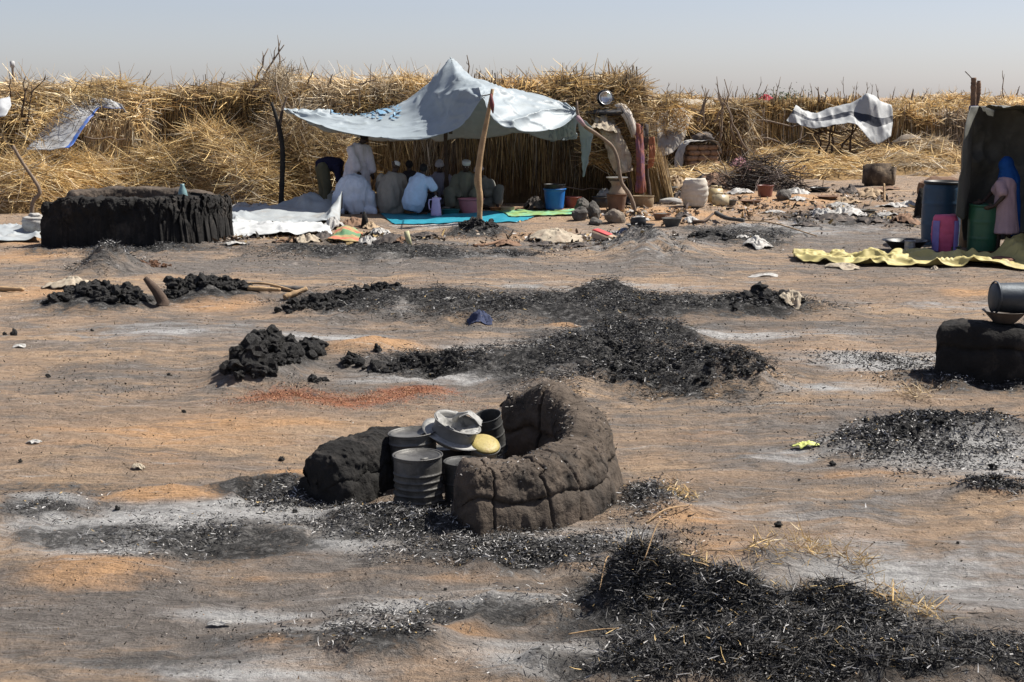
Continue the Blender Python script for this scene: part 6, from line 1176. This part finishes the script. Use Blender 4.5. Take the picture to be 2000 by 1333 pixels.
for (x, y0, y1) in [(1253, 260, 410), (1232, 290, 405), (1268, 300, 400)]:
    g = Geo(); Q = wob_pts(D(x, y1, Yh), D(x - 4, y0, Yh + .1), 6, .05, random.Random(x)); Q[0].z = 0; g.tube(Q, [.05, .045, .045, .04, .04, .03], 7); single('wooden_post', g, WOODD, {1253: 'dark post behind the printed cloth', 1232: 'slim post beside the hanging cream cloth', 1268: 'post behind the dark sack and rust cloth'}[x], 'post', Q[0], world=True)
t = thing('brush_rack', 'brushwood rack under the cream cloth at the hut corner', 'rack', D(1195, 400, 32.3)); t.location.z = 0
n = 2600; A = np.array([D(RNG.uniform(1150, 1250), RNG.uniform(205, 320), 31.8 + .5 * RNG.random())[:] for _ in range(n)]); dr = RNG.normal(size=(n, 3)) * [1, .4, .3]
ribbons('brush', A - dr * .15, dr, RNG.uniform(.3, .7, n), RNG.uniform(.010, .02, n), strawcol(n, .8, 2), t, STRAWM, .2, t.location)
# ------------------------------------------------------------------ sheets farther back
STS = M('striped_sheet', (.38, .39, .39), .55, .15, 3, .2, 10, trans=.15, stripe=[(1, .30, .42, (.03, .035, .05))])
t = thing('striped_sheet', 'white tarpaulin with black stripe draped over stick frame', 'tarpaulin', D(1640, 320, 50)); t.location.z = 0
rows = [[(1536, 236, 49), (1560, 245, 49), (1585, 250, 48.8), (1620, 245, 48.6), (1660, 240, 48.5), (1690, 262, 48.4), (1712, 282, 48.4), (1738, 270, 48.6)], [(1545, 222, 49.2), (1565, 228, 49.2), (1585, 235, 49), (1620, 230, 49), (1660, 224, 49), (1690, 235, 48.8), (1715, 245, 48.8), (1744, 235, 49)], [(1555, 205, 49.5), (1570, 212, 49.5), (1590, 218, 49.5), (1620, 208, 49.5), (1660, 198, 49.5), (1695, 188, 49.3), (1720, 196, 49.3), (1742, 205, 49.4)], [(1560, 215, 50.2), (1575, 222, 50.2), (1592, 226, 50.2), (1620, 222, 50.3), (1660, 212, 50.3), (1695, 205, 50.2), (1720, 210, 50.2), (1744, 215, 50.2)]]
part('sheet', Geo().grid(wrinkle(wrinkle(surf([[D(*q) for q in r] for r in rows], 120, 40), .16, .5, 3, (1.6, 1, .4)), .05, 1.6, 4, (1.5, 1, .5))), STS, t, world=True, solid=.005)
for i, (x0, y0, x1, y1) in enumerate([(1612, 305, 1625, 245), (1625, 300, 1630, 240), (1640, 300, 1690, 215), (1735, 295, 1738, 215), (1600, 310, 1602, 240), (1590, 262, 1670, 255), (1660, 300, 1665, 225)]):
    part('frame_pole', branch_geo(D(x0, y0, 49.3), D(x1, y1, 49.3), .05, random.Random(i), 1), WOODD, t, world=True)
hang('pale_sheet', 'off-white tent sheet sagging between reeds and brushwood', [[(1284, 306, 43.0), (1305, 302, 43.0), (1322, 290, 43.2), (1338, 270, 43.6)], [(1284, 262, 44), (1308, 252, 43.8), (1332, 246, 43.8), (1346, 240, 44)], [(1282, 226, 44.8), (1306, 216, 44.8), (1332, 212, 44.8), (1354, 228, 44.7)]], M('dusty_canvas', (.30, .28, .25), .9, .3, 3, .3, 14, dirt=(.2, .15, .1), dirt_amt=.5, dirt_scale=3), 'sheet', 40, 40, .12, .9, 3)
n = 420; A = np.array([D(RNG.uniform(1276, 1345), 230 - RNG.random() * 22 + 26 * (RNG.random() < .3), 43.6)[:] for _ in range(n)]); tag(ribbons('loose_straw', A, RNG.normal(size=(n, 3)) * [.7, .3, .5] + [0, -.1, -.3], RNG.uniform(.3, .7, n), RNG.uniform(.012, .03, n), strawcol(n, .9, 1), None, STRAWM, .2), 'loose straw thrown over the top of the off-white tent sheet', 'straw', None, 'stuff')
hang('pale_sheet', 'flat cream sheet stretched over a far shelter roof', [[(1262, 206, 60), (1330, 208, 60), (1400, 206, 60)], [(1268, 198, 62), (1330, 194, 62), (1392, 196, 62)]], CRM, 'sheet', 40, 14, .08, 1.5, 5)
g = Geo(); c = D(1772, 281, 51); g.ball((0, 0, .2), (.52, .5, .33), 3, .2, 1.6, 3); c.z = .62; o = single('mud_granary', g, M('grey_mud', (.20, .165, .13), .95, .4, 4, .5), 'rounded grey mud lump resting on straw by the reed windbreak', 'mud lump', c)
rag('red_cloth', 'bright red cloth on the far brown shelter roof', 'cloth', 1497, 300, 14, 3, 16, M('bright_red', (.40, .02, .05), .8), 41); bpy.context.view_layer.update()
rc = bpy.data.objects['red_cloth']; rc.location = D(1496, 198, 57.5)
# ------------------------------------------------------------------ the dark shelter on the right
t = thing('tarp_shelter', 'dark grey tarpaulin shelter wall held by rough posts', 'shelter', G(1890, 482))
GT = M('dark_grey_tarp', (.115, .116, .104), .6, .3, 3, .25, 14, trans=.08, dirt=(.16, .157, .14), dirt_amt=.35, dirt_scale=2)
Ys = 23.2
rows = [[(1890, 470, Ys - .6), (1930, 470, Ys), (1980, 468, Ys), (2060, 468, Ys), (2160, 468, Ys)], [(1886, 400, Ys - .6), (1935, 400, Ys), (1980, 400, Ys), (2060, 400, Ys), (2160, 400, Ys)], [(1890, 300, Ys - .5), (1930, 310, Ys - .1), (1980, 300, Ys), (2060, 300, Ys), (2160, 300, Ys)], [(1900, 240, Ys - .4), (1935, 262, Ys - .2), (1975, 255, Ys), (2060, 240, Ys), (2160, 240, Ys)], [(1906, 208, Ys - .3), (1940, 210, Ys - .1), (1985, 214, Ys), (2060, 212, Ys), (2160, 212, Ys)]]
part('tarpaulin_wall', Geo().grid(wrinkle(wrinkle(surf([[D(*q) for q in r] for r in rows], 90, 90), .16, .7, 6), .02, 2.2, 3)), GT, t, world=True, solid=.005)
rows = [[(1868, 420, Ys - 1.1), (1884, 430, Ys - .9), (1890, 420, Ys - .7)], [(1878, 320, Ys - 1.0), (1888, 320, Ys - .9), (1896, 320, Ys - .6)], [(1886, 250, Ys - .9), (1896, 250, Ys - .8), (1904, 250, Ys - .5)], [(1898, 208, Ys - .7), (1906, 208, Ys - .5), (1912, 208, Ys - .4)]]
part('rolled_edge', Geo().grid(wrinkle(surf([[D(*q) for q in r] for r in rows], 16, 50), .05, 1.4, 6)), M('grey_tarp_edge', (.14, .14, .125), .6, .25, 3, .2, 14), t, world=True, solid=.01)
rows = [[(1908, 211, Ys - .3), (1985, 214, Ys), (2230, 214, Ys)], [(1925, 208, Ys - .8), (1985, 210, Ys - .9), (2230, 210, Ys - .9)], [(1950, 208, Ys - 1.3), (1990, 209, Ys - 1.8), (2230, 207, Ys - 1.8)]]
part('tarpaulin_roof', Geo().grid(wrinkle(surf([[D(*q) for q in r] for r in rows], 50, 30), .05, 2, 4)), GT, t, world=True, solid=.005)  # forward reach past the view is shaped to shade the girl
sx_ = D(2075, 300, Ys).x; rows = [[V3(sx_ + .05, 19.8, .02), V3(sx_, 21.5, .02), V3(sx_, Ys, .02)], [V3(sx_, 19.8, 1.2), V3(sx_ + .08, 21.5, 1.2), V3(sx_, Ys, 1.2)], [V3(sx_, 19.9, 2.3), V3(sx_ - .05, 21.5, 2.35), V3(sx_, Ys, 2.4)]]
part('added_shade_side', Geo().grid(wrinkle(surf(rows, 50, 40), .06, .8, 4)), GT, t, world=True, solid=.005)  # unseen side sheet, added out of view to shade girl and drums
pb = G(1882, 482); Yp = pb.y
pole([pb - Vector((0, 0, .1)), D(1886, 430, Yp), D(1888, 380, Yp), D(1884, 330, Yp), D(1886, 270, Yp), D(1898, 215, Yp)], [.095, .085, .075, .06, .05, .045], WOODP, 'front_post', t, 3, 4)
pole([D(1898, 300, Ys), D(1901, 200, Ys), D(1902, 152, Ys)], [.05, .05, .045], BRN, 'upper_post', t, 0, 5); pole([D(1906, 215, Ys + .3), D(1910, 180, Ys + .3), D(1912, 158, Ys + .3)], [.035, .05, .03], BRN, 'upper_post', t, 1, 6)
g = Geo(); g.tube([D(1885, 140, Ys), D(1893, 148, Ys), D(1900, 156, Ys)], .008, 5); part('twig', g, WOODD, t, world=True)
g = Geo(); g.lathe([(.07, -.05), (.075, 0), (.07, .06)], 12, Matrix.Translation(D(1901, 214, Ys - .25))); part('blue_binding', g, M('blue_binding', (.03, .04, .12), .8), t, world=True)
def drum(label, x, y, r, h, mat, lid, Y=None, ribs=(.33, .66), belly=.04):
    p = D(x, y, Y) if Y else G(x, y); p.z = hz(p.x, p.y); k = mpp(p); t = thing('plastic_drum', label, 'drum', p); pr = [(r * .9, 0), (r * .96, .02)]
    for z in np.linspace(.02, .9, 40):
        b_ = belly * math.sin(z * math.pi) + sum(.025 * math.exp(-((z - c) / .02) ** 2) for c in ribs); pr.append((r * (.96 + b_), h * z))
    pr += [(r * .93, h * .94), (r * .93, h * .96), (r * .80, h * .965), (r * .78, h * .9), (.01, h * .89)]
    g = Geo(); g.lathe([(a * k, b * k) for a, b in pr], 40, None); part('barrel', g, mat, t)
    g = Geo(); g.lathe([(a * k, b * k) for a, b in [(r * .94, h * .955), (r * .99, h * .955), (r * .99, h), (r * .92, h), (r * .9, h * .97), (.01, h * .965)]], 40, None); part('lid' if lid else 'rim_band', g if lid else Geo().lathe([(a * k, b * k) for a, b in [(r * .94, h * .955), (r * .99, h * .955), (r * .99, h), (r * .92, h), (r * .9, h * .96)]], 40, None, False, False), M('black_lid', (.02, .022, .025), .5, .2, 6, .1) if lid else mat, t)
    return t
drum('tall blue plastic drum with black lid left of the rough post', 1836, 476, 37, 124, PL('dark_blue_plastic', (.022, .06, .11)), True, belly=.06)
drum('green plastic drum at the hands of the girl in pink', 1917, 480, 28, 98, PL('dark_green_plastic', (.025, .10, .055)), False, 22.3)
pot('basin', 'wide black basin on the ground before the blue drum', 'basin', 1768, 490, 24, 42, 20, BLKP)
p = G(1776, 497); tin('small bright tin can in front of the black basin', p, 10.5 * mpp(p), 27 * mpp(p), (.3, .6), M('bright_tin', (.34, .34, .33), .4, .3, 6, .1, metallic=.6), (0, 0, 0), True, 'tin_can')
pot('tray', 'round clay tray heaped with food scraps by the girl', 'tray', 1924, 493, 20, 33, 9, CLAY, inner=M('food_scraps', (.28, .19, .16), .9, .5, 9, .4))
pot('tray', 'steel tray lying on the yellow sheet', 'tray', 1905, 514, 26, 31, 4, STEEL); 
g = Geo(); p = G(1955, 512); k = mpp(p); g.ball((0, 0, 2 * k), (26 * k, 26 * k, 8 * k), 3, .15, 2, 3); single('grain_pile', g, M('red_grain', (.22, .11, .08), .95, .4, 20, .8, 90), 'small heap of reddish grain on the yellow sheet', 'grain', p)
pot('bowl', 'mossy green bowl between checked bag and rough post', 'bowl', 1858, 492, 13, 17, 12, PL('moss_green', (.12, .14, .06)))
p = D(1990, 480, 22.6); p.z = hz(p.x, p.y); t = thing('wooden_crate', 'rough slatted wooden crate behind the girl in pink', 'crate', p); k = mpp(p)
for j in range(3):
    for q in (-1, 1): g = Geo(); g.box((10 * k, q * 9 * k, (6 + j * 13) * k), (38 * k, 1.5 * k, 10 * k), None, .3 * k, .2 * k, j); part('slat', g, WOODD, t)
for a in (-1, 1):
    for q in (-1, 1): g = Geo(); g.box((10 * k + a * 17 * k, q * 7 * k, 19 * k), (3 * k, 2.4 * k, 38 * k), None, .3 * k); part('corner_post', g, WOODD, t)
stone('brown earth mound behind the blue drum', 1835, 405, 48, 60, 9, M('brown_earth', (.16, .095, .06), .95, .4, 6, .9, 20), name='earth_mound')
p = G(1792, 427); g = Geo(); g.tube([(0, 0, -.1), (.02, 0, .3), (.06, 0, .62)], [.09, .08, .05], 8); single('charred_stub', g, MUDBLACK, 'charred forked stub beside the blue drum', 'stump', p)
# on the right hand wall
pw = D(1960, 655, G(1960, 748).y + .03); k = mpp(pw); zt = .455
t = thing('metal_bowl', 'brown sooty bowl under the zinc bucket on the mud wall', 'bowl', V3(pw.x, pw.y, zt + hz(pw.x, pw.y)))
g = Geo(); g.lathe([(r * k, q * k) for r, q in vessel(20, 42, 24)], 36, None, wob=.01); part('bowl', g, M('sooty_brown_enamel', (.10, .08, .065), .6, .4, 6, .2), t)
t = thing('zinc_bucket', 'dented grey zinc bucket lying on the sooty bowl', 'bucket', V3(D(1978, 620, pw.y).x + .02, pw.y, zt + hz(pw.x, pw.y) + .22)); t.rotation_euler = (R(4), R(92), R(6))
ZN = M('zinc', (.06, .07, .08), .5, .4, 5, .15, 20, metallic=.5); g = Geo(); g.lathe([(r * k, (q - 46) * k) for r, q in vessel(28, 32, 82, .05)], 40, None, wob=.012); part('pail', g, ZN, t)
g = Geo(); g.lathe([(30 * k, -44 * k), (31.5 * k, -44 * k), (31.5 * k, -40 * k), (30 * k, -40 * k)], 40, None, False, False); part('base_ring', g, ZN, t)
